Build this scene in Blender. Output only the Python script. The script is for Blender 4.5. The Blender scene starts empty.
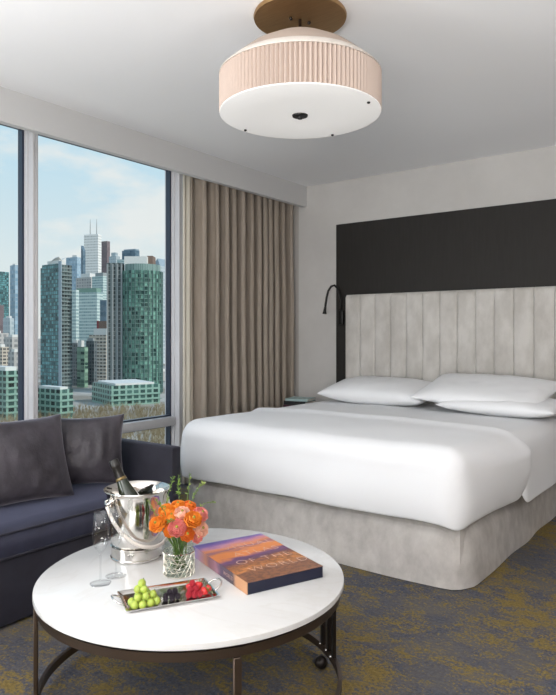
import bpy, bmesh, math, random
from mathutils import Vector, Matrix, noise
rnd = random.Random(7)
PI = math.pi
sc = bpy.context.scene
COL = sc.collection

# ------------------------------------------------------------------ camera
F_PX, CX, HY, HC = 648.0, 278.0, 335.0, 1.25
YAW = math.radians(36.64)
R2 = Vector((math.cos(YAW), math.sin(YAW)))       # camera right on the floor plan
F2 = Vector((-math.sin(YAW), math.cos(YAW)))      # camera forward on the floor plan
cd = bpy.data.cameras.new('camera'); cam = bpy.data.objects.new('camera', cd); COL.objects.link(cam)
cam.location = (0, 0, HC); cam.rotation_euler = (PI/2, 0, YAW)
cd.sensor_fit = 'HORIZONTAL'; cd.sensor_width = 36; cd.lens = 36*F_PX/556
cd.shift_y = (HY-347.5)/556; cd.clip_start = 0.05; cd.clip_end = 9000
sc.camera = cam
sc.view_settings.view_transform = 'Standard'; sc.view_settings.look = 'None'
sc.view_settings.exposure = 0.07; sc.view_settings.gamma = 1.0
sc.view_settings.use_curve_mapping = False

def at(px, py, Z):                                # point seen at a pixel at a given depth
    p = R2*((px-CX)/F_PX*Z) + F2*Z
    return Vector((p.x, p.y, HC-(py-HY)/F_PX*Z))
def atz(px, py, z):                               # ... at a given height
    return at(px, py, (HC-z)*F_PX/(py-HY))
def aty(px, py, y):                               # ... on a plane of given y
    return at(px, py, y/(F2.y+R2.y*(px-CX)/F_PX))
def atx(px, py, x):
    return at(px, py, x/(F2.x+R2.x*(px-CX)/F_PX))

# ------------------------------------------------------------------ materials
def lin(c):
    return tuple(((v/255)/12.92 if v/255 <= .04045 else ((v/255+.055)/1.055)**2.4) for v in c)
class NT:
    def __init__(s, name):
        s.m = bpy.data.materials.new(name); s.m.use_nodes = True
        s.t = s.m.node_tree; s.t.nodes.clear()
        s.out = s.n('ShaderNodeOutputMaterial')
    def n(s, typ, **kw):
        x = s.t.nodes.new(typ)
        for k, v in kw.items(): setattr(x, k, v)
        return x
    def l(s, a, b): s.t.links.new(a, b)
    def val(s, sock, v):
        if hasattr(v, 'is_linked') or hasattr(v, 'node'): s.l(v, sock)
        else: sock.default_value = v
    def math(s, op, a, b=None, c=None):
        x = s.n('ShaderNodeMath', operation=op)
        s.val(x.inputs[0], a)
        if b is not None: s.val(x.inputs[1], b)
        if c is not None: s.val(x.inputs[2], c)
        return x.outputs[0]
    def mix(s, f, a, b):
        x = s.n('ShaderNodeMix', data_type='RGBA')
        s.val(x.inputs[0], f); s.val(x.inputs[6], col4(a)); s.val(x.inputs[7], col4(b))
        return x.outputs[2]
    def noise(s, scale, detail=3, rough=.5, vec=None, dist=0.0):
        x = s.n('ShaderNodeTexNoise'); x.inputs['Scale'].default_value = scale
        x.inputs['Detail'].default_value = detail; x.inputs['Roughness'].default_value = rough
        x.inputs['Distortion'].default_value = dist
        if vec is None: vec = s.n('ShaderNodeTexCoord').outputs['Object']
        s.l(vec, x.inputs['Vector'])
        return x.outputs['Fac']
    def scaled(s, v, src='Object'):
        mp = s.n('ShaderNodeMapping'); mp.inputs['Scale'].default_value = v
        s.l(s.n('ShaderNodeTexCoord').outputs[src], mp.inputs['Vector'])
        return mp.outputs['Vector']
    def ramp(s, f, stops):
        x = s.n('ShaderNodeValToRGB'); s.l(f, x.inputs[0])
        e = x.color_ramp.elements
        while len(e) < len(stops): e.new(.5)
        for k, (p, c) in zip(e, stops): k.position = p; k.color = col4(c)
        return x.outputs[0]
    def bsdf(s, color, rough=.5, metal=0.0, bump=None, bump_s=.3, bump_d=.01, **kw):
        b = s.n('ShaderNodeBsdfPrincipled')
        s.val(b.inputs['Base Color'], col4(color)); s.val(b.inputs['Roughness'], rough)
        s.val(b.inputs['Metallic'], metal)
        for k, v in kw.items(): s.val(b.inputs[k.replace('_', ' ')], v)
        if bump is not None:
            bn = s.n('ShaderNodeBump'); bn.inputs['Strength'].default_value = bump_s
            bn.inputs['Distance'].default_value = bump_d
            s.l(bump, bn.inputs['Height']); s.l(bn.outputs[0], b.inputs['Normal'])
        s.l(b.outputs[0], s.out.inputs[0])
        return b
def col4(c):
    if isinstance(c, (tuple, list)) and len(c) == 3: return (*c, 1)
    return c
def plain(name, c, rough=.5, metal=0.0, **kw):
    t = NT(name); t.bsdf(c, rough, metal, **kw); return t.m
def mottled(name, c1, c2, scale, rough=.8, metal=0.0, bscale=None, bs=.2, bd=.004, detail=4, vec=None, lo=.35, hi=.65, **kw):
    t = NT(name)
    v = t.scaled(vec) if vec else None
    f = t.noise(scale, detail, .6, v)
    c = t.ramp(f, [(lo, c1), (hi, c2)])
    bmp = t.noise(bscale, 3, .6) if bscale else None
    t.bsdf(c, rough, metal, bmp, bs, bd, **kw); return t.m

M = {}
M['wall'] = mottled('wall paint', (.52,.505,.485), (.56,.545,.525), 3, .9, bscale=120, bs=.05, bd=.001)
M['ceiling'] = plain('ceiling paint', (.88,.885,.90), .9)
M['fascia'] = plain('fascia paint', (.60,.60,.60), .9)
M['return'] = plain('shaded recess paint', (.40,.365,.335), .9)  # shade inside the curtain recess, put into its wall colour
M['dark_wall'] = plain('dark bounce damping wall', (.16,.13,.11), .6)  # unseen wall, darkened to cut bounce light on the bed side
def carpet():
    t = NT('patterned carpet')
    big = t.noise(1.5, 5, .72, t.scaled((1, 1.25, 1)), .4)
    mid = t.noise(9, 4, .78, t.scaled((1, 1.5, 1)), .5)
    fine = t.noise(85, 3, .8)
    s1 = t.math('ADD', t.math('MULTIPLY', big, .62), t.math('ADD', t.math('MULTIPLY', mid, .55), t.math('MULTIPLY', fine, .45)))
    f = t.ramp(s1, [(.78, (0,0,0)), (.87, (1,1,1))])
    blue = t.ramp(t.noise(70, 3, .75), [(.3, (.048,.052,.070)), (.7, (.120,.127,.158))])
    och = t.ramp(t.noise(85, 3, .75), [(.3, (.115,.082,.026)), (.7, (.29,.21,.075))])
    warm = t.ramp(t.noise(2.6, 4, .65), [(.45, (0,0,0)), (.62, (1,1,1))])
    blue2 = t.mix(t.math('MULTIPLY', warm, .6), blue, (.15,.13,.105))
    c = t.mix(f, blue2, och)
    t.bsdf(c, .95, 0, t.noise(260, 2, .6), .6, .006, Specular_IOR_Level=.1); return t.m
M['carpet'] = carpet()
M['frame'] = plain('pale window aluminium', (.62,.61,.625), .45)
M['gasket'] = plain('dark blue window gasket', (.02,.032,.06), .3)
M['curtain'] = mottled('taupe curtain cloth', (.335,.285,.235), (.385,.33,.275), 30, .95, bscale=400, bs=.1, bd=.001, vec=(1,1,.15))
M['lining'] = plain('pale curtain lining', (.62,.58,.50), .95)
M['panel'] = mottled('dark brown woven panel', (.0165,.0145,.0125), (.021,.0185,.0165), 60, .75, bscale=300, bs=.15, bd=.001, vec=(1,1,.08))
M['headboard'] = mottled('pale mottled velvet', (.47,.445,.41), (.60,.575,.54), 9, .85, bscale=200, bs=.1, bd=.001, vec=(1,1,.5), Sheen_Weight=.25)
M['skirt'] = mottled('mottled linen', (.42,.39,.365), (.54,.51,.48), 13, .95, bscale=160, bs=.5, bd=.003, vec=(1,1,.7), detail=9)
M['white'] = plain('white bed linen', (.80,.80,.812), .85, Sheen_Weight=.15)
M['white_pillow'] = plain('white pillow cotton', (.82,.82,.83), .9)
M['mattress'] = plain('mattress ticking', (.7,.7,.7), .9)
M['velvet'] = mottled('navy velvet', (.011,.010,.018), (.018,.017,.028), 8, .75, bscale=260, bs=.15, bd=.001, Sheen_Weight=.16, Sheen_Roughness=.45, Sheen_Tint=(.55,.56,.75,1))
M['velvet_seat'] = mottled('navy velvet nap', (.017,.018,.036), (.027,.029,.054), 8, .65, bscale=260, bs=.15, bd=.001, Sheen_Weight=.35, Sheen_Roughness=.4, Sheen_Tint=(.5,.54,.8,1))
M['cushion'] = mottled('charcoal violet velvet', (.016,.013,.018), (.062,.054,.066), 4, .5, bscale=60, bs=.35, bd=.006, Sheen_Weight=.55, Sheen_Roughness=.35, Sheen_Tint=(.75,.7,.8,1))  # paler blotches also put velvet sheen highlights into the colour
def marble():
    t = NT('white marble')
    a = t.noise(2.2, 6, .6, None, 1.6)
    v = t.math('ABSOLUTE', t.math('SUBTRACT', a, .5))
    vein = t.ramp(v, [(0, (1,1,1)), (.03, (0,0,0))])
    cl = t.ramp(t.noise(3, 3), [(.35, (.63,.62,.61)), (.65, (.69,.685,.675))])
    c = t.mix(t.math('MULTIPLY', vein, .22), cl, (.55,.52,.48))
    t.bsdf(c, .16); return t.m
M['marble'] = marble()
M['bronze'] = plain('dark bronze', (.10,.072,.055), .38, .85)
M['bronze_dark'] = plain('blackened bronze', (.03,.024,.021), .35, .7)
M['brass'] = mottled('brushed antique brass', (.38,.235,.11), (.44,.28,.135), 14, .42, .9, vec=(1,12,1))
M['chrome'] = plain('polished silver', (.66,.635,.60), .08, 1.0)
M['sleeve'] = plain('satin silver', (.80,.77,.69), .42, .9)
M['silver'] = plain('tray silver', (.72,.70,.68), .12, 1.0)
M['rope'] = plain('twisted silver rope', (.80,.74,.69), .3, .9)
def thin_glass(name, tint=(1,1,1), refl=.06, edge=.5):
    t = NT(name)
    tr = t.n('ShaderNodeBsdfTransparent'); tr.inputs[0].default_value = col4(tint)
    gl = t.n('ShaderNodeBsdfGlossy'); gl.inputs['Roughness'].default_value = .02
    lw = t.n('ShaderNodeLayerWeight'); lw.inputs['Blend'].default_value = .25
    f = t.math('ADD', t.math('MULTIPLY', t.math('POWER', lw.outputs['Facing'], 3.0), edge), refl)
    mx = t.n('ShaderNodeMixShader'); t.l(f, mx.inputs[0]); t.l(tr.outputs[0], mx.inputs[1]); t.l(gl.outputs[0], mx.inputs[2])
    t.l(mx.outputs[0], t.out.inputs[0]); return t.m
M['pane'] = thin_glass('window glass', (.98,.99,.99), .015, .02)
M['flute'] = thin_glass('clear crystal', (.965,.97,.97), .045, 1.0)
M['vase_glass'] = thin_glass('clear vase glass', (.94,.97,.95), .03, .6)
M['bottle'] = plain('dark green bottle glass', (.012,.02,.008), .12, Coat_Weight=.5)
M['foil'] = plain('black bottle foil', (.02,.018,.016), .3, .3)
M['foil_gold'] = plain('dull gold foil band', (.25,.18,.08), .35, .8)
M['ice'] = plain('clouded ice', (.75,.8,.82), .15)
M['grape'] = plain('green grape', (.36,.45,.07), .28, Subsurface_Weight=.15, Subsurface_Scale=.01)
M['blackberry'] = plain('blackberry', (.018,.010,.02), .3)
M['raspberry'] = plain('raspberry', (.42,.014,.03), .4)
M['strawberry'] = plain('strawberry', (.60,.03,.03), .3)
M['leaf'] = mottled('leaf green', (.10,.20,.03), (.22,.34,.06), 40, .6)
M['sprig'] = mottled('soft green sprig', (.16,.26,.05), (.38,.45,.14), 30, .7)
M['stem'] = mottled('stem green', (.06,.13,.02), (.14,.24,.05), 40, .5)
M['petal_orange'] = mottled('orange petal', (.80,.20,.015), (.86,.31,.02), 60, .6)
M['petal_deep'] = mottled('deep orange petal', (.74,.13,.012), (.83,.23,.02), 60, .6)
M['petal_pink'] = mottled('coral pink petal', (.80,.17,.16), (.86,.36,.30), 50, .6)
M['petal_peach'] = mottled('peach petal', (.84,.40,.27), (.88,.55,.42), 50, .6)
M['eye'] = plain('flower eye', (.30,.25,.03), .7)
M['navy_box'] = plain('navy slipcase edge', (.010,.012,.032), .35)
M['pleat'] = plain('blush pleated shade', (.50,.405,.35), .9)
M['cone'] = plain('blush shade top', (.46,.37,.31), .9)
M['ring'] = plain('cream shade lining', (.60,.55,.50), .8)
def diffuser():
    t = NT('lit lamp diffuser')
    b = t.bsdf((.60,.60,.595), .4)
    b.inputs['Emission Color'].default_value = (1, .97, .93, 1); b.inputs['Emission Strength'].default_value = .36
    return t.m
M['diffuser'] = diffuser()
M['black'] = plain('black metal', (.014,.013,.012), .4, .4)
M['wood'] = mottled('dark nightstand wood', (.10,.07,.055), (.16,.12,.095), 20, .4, vec=(.2,1,1))
M['paper'] = plain('page paper', (.72,.69,.62), .9)
M['bk_teal'] = plain('pale teal book cover', (.42,.56,.55), .5)
M['bk_dark'] = plain('black book cover', (.02,.022,.024), .5)
M['bk_red'] = plain('plum book cover', (.10,.03,.05), .5)
M['letter'] = plain('pale lettering', (.66,.45,.37), .6)
def cover_art():
    # a desert landscape print: violet sky, orange dune bands, brown rock
    t = NT('printed landscape cover')
    tc = t.n('ShaderNodeTexCoord'); sp = t.n('ShaderNodeSeparateXYZ'); t.l(tc.outputs['Object'], sp.inputs[0])
    wob = t.noise(9, 5, .6, t.scaled((1, 2.5, 1)), .4)
    y = t.math('ADD', t.math('MULTIPLY', sp.outputs['Y'], -2.75), t.math('ADD', t.math('MULTIPLY', t.math('SUBTRACT', wob, .5), .32), t.math('MULTIPLY', sp.outputs['X'], .35)))
    c = t.ramp(y, [(.0, (.07,.07,.30)), (.14, (.20,.12,.38)), (.22, (.55,.25,.36)), (.29, (.74,.27,.11)), (.36, (.30,.13,.20)),
                   (.44, (.78,.27,.08)), (.54, (.74,.25,.08)), (.62, (.17,.08,.20)), (.70, (.15,.07,.12)), (.80, (.42,.16,.06)), (.92, (.62,.25,.08)), (1.0, (.30,.13,.07))])
    sp2 = t.ramp(t.noise(55, 5, .75), [(.42, (0,0,0)), (.60, (1,1,1))])
    low = t.ramp(y, [(.60, (0,0,0)), (.80, (1,1,1))])
    c2 = t.mix(t.math('MULTIPLY', t.math('MULTIPLY', sp2, low), .6), c, (.055,.03,.035))
    t.bsdf(c2, .3); return t.m
M['cover'] = cover_art()
def spine_art():
    t = NT('printed spine')
    tc = t.n('ShaderNodeTexCoord'); sp = t.n('ShaderNodeSeparateXYZ'); t.l(tc.outputs['Object'], sp.inputs[0])
    y = t.math('ADD', t.math('MULTIPLY', sp.outputs['Y'], -2.75), t.math('MULTIPLY', t.math('SUBTRACT', t.noise(12, 4), .5), .25))
    c = t.ramp(y, [(.0, (.20,.22,.50)), (.15, (.42,.26,.40)), (.3, (.55,.24,.16)), (.42, (.26,.12,.16)), (.55, (.40,.20,.26)), (.65, (.08,.05,.10)), (.92, (.07,.045,.06)), (.97, (.55,.28,.14))])
    t.bsdf(c, .35); return t.m
M['spine'] = spine_art()
M['sill_dark'] = plain('dark sill', (.1,.1,.1), .6)

def facade(name, wall, ga, gb, fh=3.0, bw=3.0, band=.25, mul=.15, rough=.35, radius=None, fade=.0):
    t = NT(name)
    tc = t.n('ShaderNodeTexCoord'); sp = t.n('ShaderNodeSeparateXYZ'); t.l(tc.outputs['Object'], sp.inputs[0])
    if radius: h = t.math('MULTIPLY', t.math('ARCTAN2', sp.outputs['Y'], sp.outputs['X']), radius)
    else: h = t.math('ADD', sp.outputs['X'], sp.outputs['Y'])
    hx = t.math('DIVIDE', h, bw); hz = t.math('DIVIDE', sp.outputs['Z'], fh)
    isb = t.math('LESS_THAN', t.math('FRACT', hz), band); ism = t.math('LESS_THAN', t.math('FRACT', hx), mul)
    cb = t.n('ShaderNodeCombineXYZ'); t.l(t.math('FLOOR', hx), cb.inputs[0]); t.l(t.math('FLOOR', hz), cb.inputs[1])
    wn = t.n('ShaderNodeTexWhiteNoise', noise_dimensions='2D'); t.l(cb.outputs[0], wn.inputs['Vector'])
    big = t.noise(.05, 3, .6)
    g = t.mix(t.ramp(t.math('ADD', t.math('MULTIPLY', wn.outputs['Value'], .6), t.math('MULTIPLY', big, .4)), [(.22, (0,0,0)), (.80, (1,1,1))]), ga, gb)
    c = t.mix(t.math('MAXIMUM', isb, ism), g, wall)
    t.bsdf(c, rough, 0, Specular_IOR_Level=.35); return t.m

# ------------------------------------------------------------------ mesh helpers (all in world coordinates)
def bm_new(): return bmesh.new()
def add_box(bm, c, s, rot=None, bev=0.0, seg=2):
    g = bmesh.ops.create_cube(bm, size=1.0); vs = g['verts']
    mx = Matrix.Diagonal((*s, 1))
    if rot is not None: mx = rot.to_4x4() @ mx
    bmesh.ops.transform(bm, matrix=Matrix.Translation(Vector(c)) @ mx, verts=vs)
    if bev > 0:
        es = list({e for v in vs for e in v.link_edges})
        bmesh.ops.bevel(bm, geom=es, offset=bev, segments=seg, affect='EDGES', profile=.5)
    return bm
def box_mm(bm, a, b, bev=0.0, seg=2):
    a, b = Vector(a), Vector(b)
    return add_box(bm, (a+b)/2, tuple(abs(q) for q in (b-a)), None, bev, seg)
def add_lathe(bm, prof, n=48, origin=(0,0,0), mat=None, close=False):
    o = Vector(origin); rings = []
    for r, z in prof:
        if r < 1e-6: rings.append([bm.verts.new((0, 0, z))])
        else: rings.append([bm.verts.new((r*math.cos(2*PI*k/n), r*math.sin(2*PI*k/n), z)) for k in range(n)])
    vs = [v for q in rings for v in q]
    pairs = list(zip(rings, rings[1:]))
    if close: pairs.append((rings[-1], rings[0]))
    for a, b in pairs:
        for k in range(n):
            k2 = (k+1) % n
            if len(a) == 1 and len(b) == 1: continue
            if len(a) == 1: bm.faces.new((a[0], b[k2], b[k]))
            elif len(b) == 1: bm.faces.new((a[k], a[k2], b[0]))
            else: bm.faces.new((a[k], a[k2], b[k2], b[k]))
    m = Matrix.Translation(o)
    if mat is not None: m = m @ mat.to_4x4()
    bmesh.ops.transform(bm, matrix=m, verts=vs)
    bmesh.ops.recalc_face_normals(bm, faces=bm.faces)
    return bm
def add_tube(bm, pts, r, n=10, closed=False, cap=True):
    pts = [Vector(p) for p in pts]; m = len(pts)
    rs = r if isinstance(r, (list, tuple)) else [r]*m
    T = []
    for i in range(m):
        a = pts[(i-1) % m] if (closed or i > 0) else pts[i]; b = pts[(i+1) % m] if (closed or i < m-1) else pts[i]
        T.append((b-a).normalized())
    up = Vector((0,0,1)) if abs(T[0].z) < .9 else Vector((1,0,0))
    nrm = (up - T[0]*up.dot(T[0])).normalized(); rings = []
    for i in range(m):
        nrm = (nrm - T[i]*nrm.dot(T[i])).normalized(); bn = T[i].cross(nrm)
        rings.append([bm.verts.new(pts[i] + (nrm*math.cos(2*PI*k/n)+bn*math.sin(2*PI*k/n))*rs[i]) for k in range(n)])
    for i in range(m if closed else m-1):
        a, b = rings[i], rings[(i+1) % m]
        for k in range(n): bm.faces.new((a[k], a[(k+1) % n], b[(k+1) % n], b[k]))
    if cap and not closed:
        bm.faces.new(rings[0][::-1]); bm.faces.new(rings[-1])
    return bm
def add_ball(bm, c, r, seg=14, ring=9, scale=(1,1,1), rot=None):
    g = bmesh.ops.create_uvsphere(bm, u_segments=seg, v_segments=ring, radius=r)
    mx = Matrix.Diagonal((*scale, 1))
    if rot is not None: mx = rot.to_4x4() @ mx
    bmesh.ops.transform(bm, matrix=Matrix.Translation(Vector(c)) @ mx, verts=g['verts'])
    return bm
def add_ico(bm, c, r, sub=1):
    g = bmesh.ops.create_icosphere(bm, subdivisions=sub, radius=r)
    bmesh.ops.translate(bm, verts=g['verts'], vec=Vector(c)); return bm
def add_grid(bm, f, nu, nv, closed_u=False):
    g = [[bm.verts.new(f(i/nu, j/nv)) for j in range(nv+1)] for i in range(nu if closed_u else nu+1)]
    for i in range(nu):
        a, b = g[i], g[(i+1) % len(g)]
        for j in range(nv): bm.faces.new((a[j], b[j], b[j+1], a[j+1]))
    return g
def N(x, y, z=0.0): return noise.noise(Vector((x, y, z)))

ROOT = {}
def obj(name, bm, mat, parent=None, loc=None, smooth=False, angle=None, rotz=0.0):
    base = Vector((0,0,0))
    if parent is not None: base = ROOT[parent.name]
    elif loc is not None: base = Vector(loc)
    if rotz and parent is None:
        bmesh.ops.transform(bm, matrix=Matrix.Rotation(-rotz, 4, 'Z') @ Matrix.Translation(-base), verts=bm.verts)
    else: bmesh.ops.translate(bm, verts=bm.verts, vec=-base)
    me = bpy.data.meshes.new(name); bm.to_mesh(me); bm.free()
    o = bpy.data.objects.new(name, me); COL.objects.link(o)
    me.materials.append(M[mat] if isinstance(mat, str) else mat)
    if smooth or angle:
        for p in me.polygons: p.use_smooth = True
        if angle: me.set_sharp_from_angle(angle=math.radians(angle))
    if parent is not None: o.parent = parent; ROOT[o.name] = base
    else:
        o.location = base; ROOT[o.name] = base
        if rotz: o.rotation_euler.z = rotz
    return o
def tag(o, label, cat, group=None):
    o['label'] = label; o['category'] = cat
    if group: o['group'] = group
    return o
def thing(name, label, cat, loc=(0,0,0), group=None):
    o = bpy.data.objects.new(name, None); COL.objects.link(o); o.empty_display_size = .05
    o.location = loc; ROOT[o.name] = Vector(loc); return tag(o, label, cat, group)
def struct(o): o['kind'] = 'structure'; return o
def subsurf(o, lv=1):
    m = o.modifiers.new('smooth', 'SUBSURF'); m.levels = lv; m.render_levels = lv; return o
def solid(o, th, off=-1):
    m = o.modifiers.new('thick', 'SOLIDIFY'); m.thickness = th; m.offset = off; return o
def dup(root, loc, label=None, rotz=None):
    r = root.copy(); COL.objects.link(r); r.location = loc
    if rotz is not None: r.rotation_euler.z = rotz
    if label: r['label'] = label
    for ch in root.children:
        c = ch.copy(); COL.objects.link(c); c.parent = r
        for g in ch.children:
            d = g.copy(); COL.objects.link(d); d.parent = c
    return r

# ------------------------------------------------------------------ the room
CEIL, WY, SX, GX = 2.70, 5.25, -3.555, -4.0
XR, YB = 2.9, -5.0
def wallbox(name, a, b, mat): return struct(obj(name, box_mm(bm_new(), a, b), mat))
wallbox('floor', (GX-.1, YB, -.12), (XR, WY+.3, 0), 'carpet')
wallbox('ceiling', (GX-.1, YB, CEIL), (XR, WY+.3, CEIL+.12), 'ceiling')
wallbox('wall_head', (-3.65, WY, 0), (XR, WY+.3, CEIL), 'wall')
wallbox('wall_curtain_recess', (GX-.1, WY+.04, 0), (-3.65, WY+.3, CEIL), 'return')
wallbox('wall_right', (XR, YB, 0), (XR+.12, WY+.3, CEIL), 'dark_wall')
wallbox('wall_back', (GX-.1, YB-.12, 0), (XR+.12, YB, CEIL), 'wall')
wallbox('trim_1', (SX-.05, YB, 2.5), (SX, WY, CEIL), 'fascia')          # curtain fascia dropped from the ceiling
# window wall: one framed opening per pane, floor to ceiling
ys = [2.515-1.33*k for k in range(5, -1, -1)] + [3.875, 5.22]
for i in range(len(ys)-1):
    y0, y1 = ys[i], ys[i+1]
    w = bpy.data.objects.new('window_%d' % (i+1), None); COL.objects.link(w); w.location = (GX, (y0+y1)/2, 0); struct(w)
    ROOT[w.name] = Vector(w.location)
    b = bm_new()
    d0, d1 = GX-.06, GX+.055
    for ya, yb, yc, yd in ((y0, y0+.030, y0, y0+.021), (y1-.030, y1, y1-.021, y1)):
        box_mm(b, (d0, ya, 0), (d1, yb, CEIL), .004); box_mm(b, (d1-.004, yc, 0), (GX+.105, yd, CEIL), .005)
    box_mm(b, (d0, y0+.03, .495), (d1+.02, y1-.03, .567), .006)
    box_mm(b, (d0, y0+.03, 0), (d1+.02, y1-.03, .05), .004); box_mm(b, (d0, y0+.03, CEIL-.05), (d1, y1-.03, CEIL), .004)
    obj('window_frame', b, 'frame', w, angle=40)
    b = bm_new(); ya, yb = y0+.03, y1-.03
    for zz0, zz1 in ((.05, .495), (.567, CEIL-.05)):
        box_mm(b, (GX-.03, ya, zz0), (GX+.03, ya+.014, zz1)); box_mm(b, (GX-.03, yb-.016, zz0), (GX+.018, yb, zz1))
        box_mm(b, (GX-.03, ya, zz0), (GX+.02, yb, zz0+.012)); box_mm(b, (GX-.03, ya, zz1-.012), (GX+.02, yb, zz1))
    obj('window_gasket', b, 'gasket', w)
    for zz0, zz1 in ((.05, .495), (.567, CEIL-.05)):
        obj('window_pane', box_mm(bm_new(), (GX-.008, ya, zz0), (GX, yb, zz1)), 'pane', w)

# ------------------------------------------------------------------ wall panel and headboard
WPX0, WPX1 = -3.207, -.95
tag(obj('accent_panel', box_mm(bm_new(), (WPX0, WY-.022, 0), (WPX1, WY, 2.29), .004), 'panel', None, (-2.08, WY, 0), angle=40),
    'tall dark brown woven panel on the wall behind the headboard', 'wall panel')
HX0, HX1 = -3.067, -1.09
hb = thing('headboard', 'pale upholstered headboard of narrow vertical padded channels above the bed', 'headboard', ((HX0+HX1)/2, WY-.05, 0))
obj('back_board', box_mm(bm_new(), (HX0+.004, WY-.045, .02), (HX1-.004, WY-.022, 1.612), .004), 'headboard', hb)
nch = 13; cw = (HX1-HX0)/nch
for k in range(nch):
    b = bm_new(); x0 = HX0+k*cw+.0016; x1 = HX0+(k+1)*cw-.0016
    def ch(u, v, x0=x0, x1=x1):
        a = min(1, min(u, 1-u)/.10); bulge = .044+.008*math.sin(a*PI/2)*(.97+.03*N(x0*7, v*9))
        e = min(1, min(v, 1-v)/.012); bulge *= .55+.45*math.sin(e*PI/2)
        return (x0+(x1-x0)*u, WY-.040-bulge, .02+v*1.6)
    add_grid(b, ch, 14, 60)
    bmesh.ops.recalc_face_normals(b, faces=b.faces)
    ge = [e for e in b.edges if e.is_boundary]
    ex = bmesh.ops.extrude_edge_only(b, edges=ge)
    for v in [q for q in ex['geom'] if isinstance(q, bmesh.types.BMVert)]: v.co.y = WY-.045
    bmesh.ops.recalc_face_normals(b, faces=b.faces)
    obj('padded_channel', b, 'headboard', hb, angle=50)

# ------------------------------------------------------------------ bed
BX0, BX1, BY0, BY1 = -3.06, -1.140, 3.04, 5.10
def drape(bm, x0, x1, y0, y1, ztop, r, drop, nd=12, na=7, step=.05, top=None, side=None):
    """cloth over a box: flat core, rounded shoulder of radius r, then a fall of drop(nx, ny, x, y) below the shoulder"""
    cx0, cx1, cy0, cy1 = x0+r, x1-r, y0+r, y1-r
    nx = max(2, round((cx1-cx0)/step)); ny = max(2, round((cy1-cy0)/step))
    T = top or (lambda x, y: 0.0)
    g = [[bm.verts.new((cx0+(cx1-cx0)*i/nx, cy0+(cy1-cy0)*j/ny, 0)) for j in range(ny+1)] for i in range(nx+1)]
    for row in g:
        for v in row: v.co.z = ztop+T(v.co.x, v.co.y)
    for i in range(nx):
        for j in range(ny): bm.faces.new((g[i][j], g[i+1][j], g[i+1][j+1], g[i][j+1]))
    bd = []
    def fan(v, a0): bd.extend((v, a0+(PI/2)*k/6) for k in range(7))
    fan(g[0][0], PI)
    bd.extend((g[i][0], 1.5*PI) for i in range(1, nx)); fan(g[nx][0], 1.5*PI)
    bd.extend((g[nx][j], 0) for j in range(1, ny)); fan(g[nx][ny], 0)
    bd.extend((g[i][ny], PI/2) for i in range(nx-1, 0, -1)); fan(g[0][ny], PI/2)
    bd.extend((g[0][j], PI) for j in range(ny-1, 0, -1))
    prev = [b[0] for b in bd]; cores = [(b[0].co.copy(), math.cos(b[1]), math.sin(b[1])) for b in bd]
    steps = [('a', (k+1)/na) for k in range(na)] + [('s', (k+1)/nd) for k in range(nd)]
    for kind, q in steps:
        cur = []
        for c, ux, uy in cores:
            d = drop(ux, uy, c.x, c.y)
            rr = min(r, d) if d < r else r
            if kind == 'a': out = r*math.sin(q*PI/2); z = -rr*(1-math.cos(q*PI/2)); ss = 0
            else: out = r; z = -rr-max(0, d-rr)*q; ss = q
            if side: out += side(c.x+ux*r, c.y+uy*r, ux, uy, ss, kind == 'a' and q or 1.0)
            cur.append(bm.verts.new((c.x+ux*out, c.y+uy*out, c.z+z)))
        n = len(cur)
        for k in range(n):
            k2 = (k+1) % n
            if prev[k] is prev[k2]: bm.faces.new((prev[k], cur[k], cur[k2]))
            else: bm.faces.new((prev[k], cur[k], cur[k2], prev[k2]))
        prev = cur
    bmesh.ops.recalc_face_normals(bm, faces=bm.faces)
    return bm
bed = thing('bed', 'king size bed with a mottled grey linen skirt reaching the carpet', 'bed', ((BX0+BX1)/2, (BY0+BY1)/2, 0))
obj('box_base', box_mm(bm_new(), (BX0+.03, BY0+.03, .03), (BX1-.03, BY1-.01, .33), .03), 'skirt', bed)
b = drape(bm_new(), BX0, BX1, BY0, BY1, .345, .15, lambda ux, uy, x, y: .340,
    side=lambda x, y, ux, uy, s, q: s*(.012+.006*math.sin(9*(x*uy-y*ux))+.012*N(x*3, y*3, s*2)))
o = obj('bed_skirt', b, 'skirt', bed, smooth=True)
o = obj('mattress', box_mm(bm_new(), (BX0+.03, BY0+.03, .346), (BX1-.03, BY1-.01, .665), .06, 4), 'mattress', bed, angle=40)
# duvet
def d_drop(ux, uy, x, y):
    head = max(0, uy)
    corner = max(0, ux)*max(0, -uy)
    return (.375+.008*N(x*1.6, y*1.6)+.10*corner**2)*(1-head**3)+.035*head**3
def d_side(x, y, ux, uy, s, q):
    if uy > .5: return .0
    w = .014*N(x*2.1+4, y*2.1, s*1.2)
    billow = max(0, ux)*max(0, min(1, (y-3.1)/.7))*.105*(1-.45*s)
    return q*(w+billow+.012*math.sin(s*PI))
def d_top(x, y):
    ex = min(x-BX0, BX1-x); ey = y-BY0
    return .020*min(1, ex/.5)*min(1, ey/.6) + .010*N(x*1.6, y*1.4) + .006*N(x*4, y*3.2) + .026*math.exp(-((y-3.80)/.055)**2)
b = drape(bm_new(), BX0-.03, BX1+.005, BY0-.035, 3.90, .690, .125, d_drop, top=d_top, side=d_side, nd=12, na=9)
o = obj('duvet', b, 'white', None, ((BX0+BX1)/2, 3.45, .70), smooth=True); solid(o, .012); subsurf(o)
tag(o, 'smooth white duvet covering the foot half of the bed', 'duvet')
def s_drop(ux, uy, x, y): return .40-.30*max(0, abs(uy))**3 if uy > 0 else .40-.36*abs(uy)**3
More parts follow.
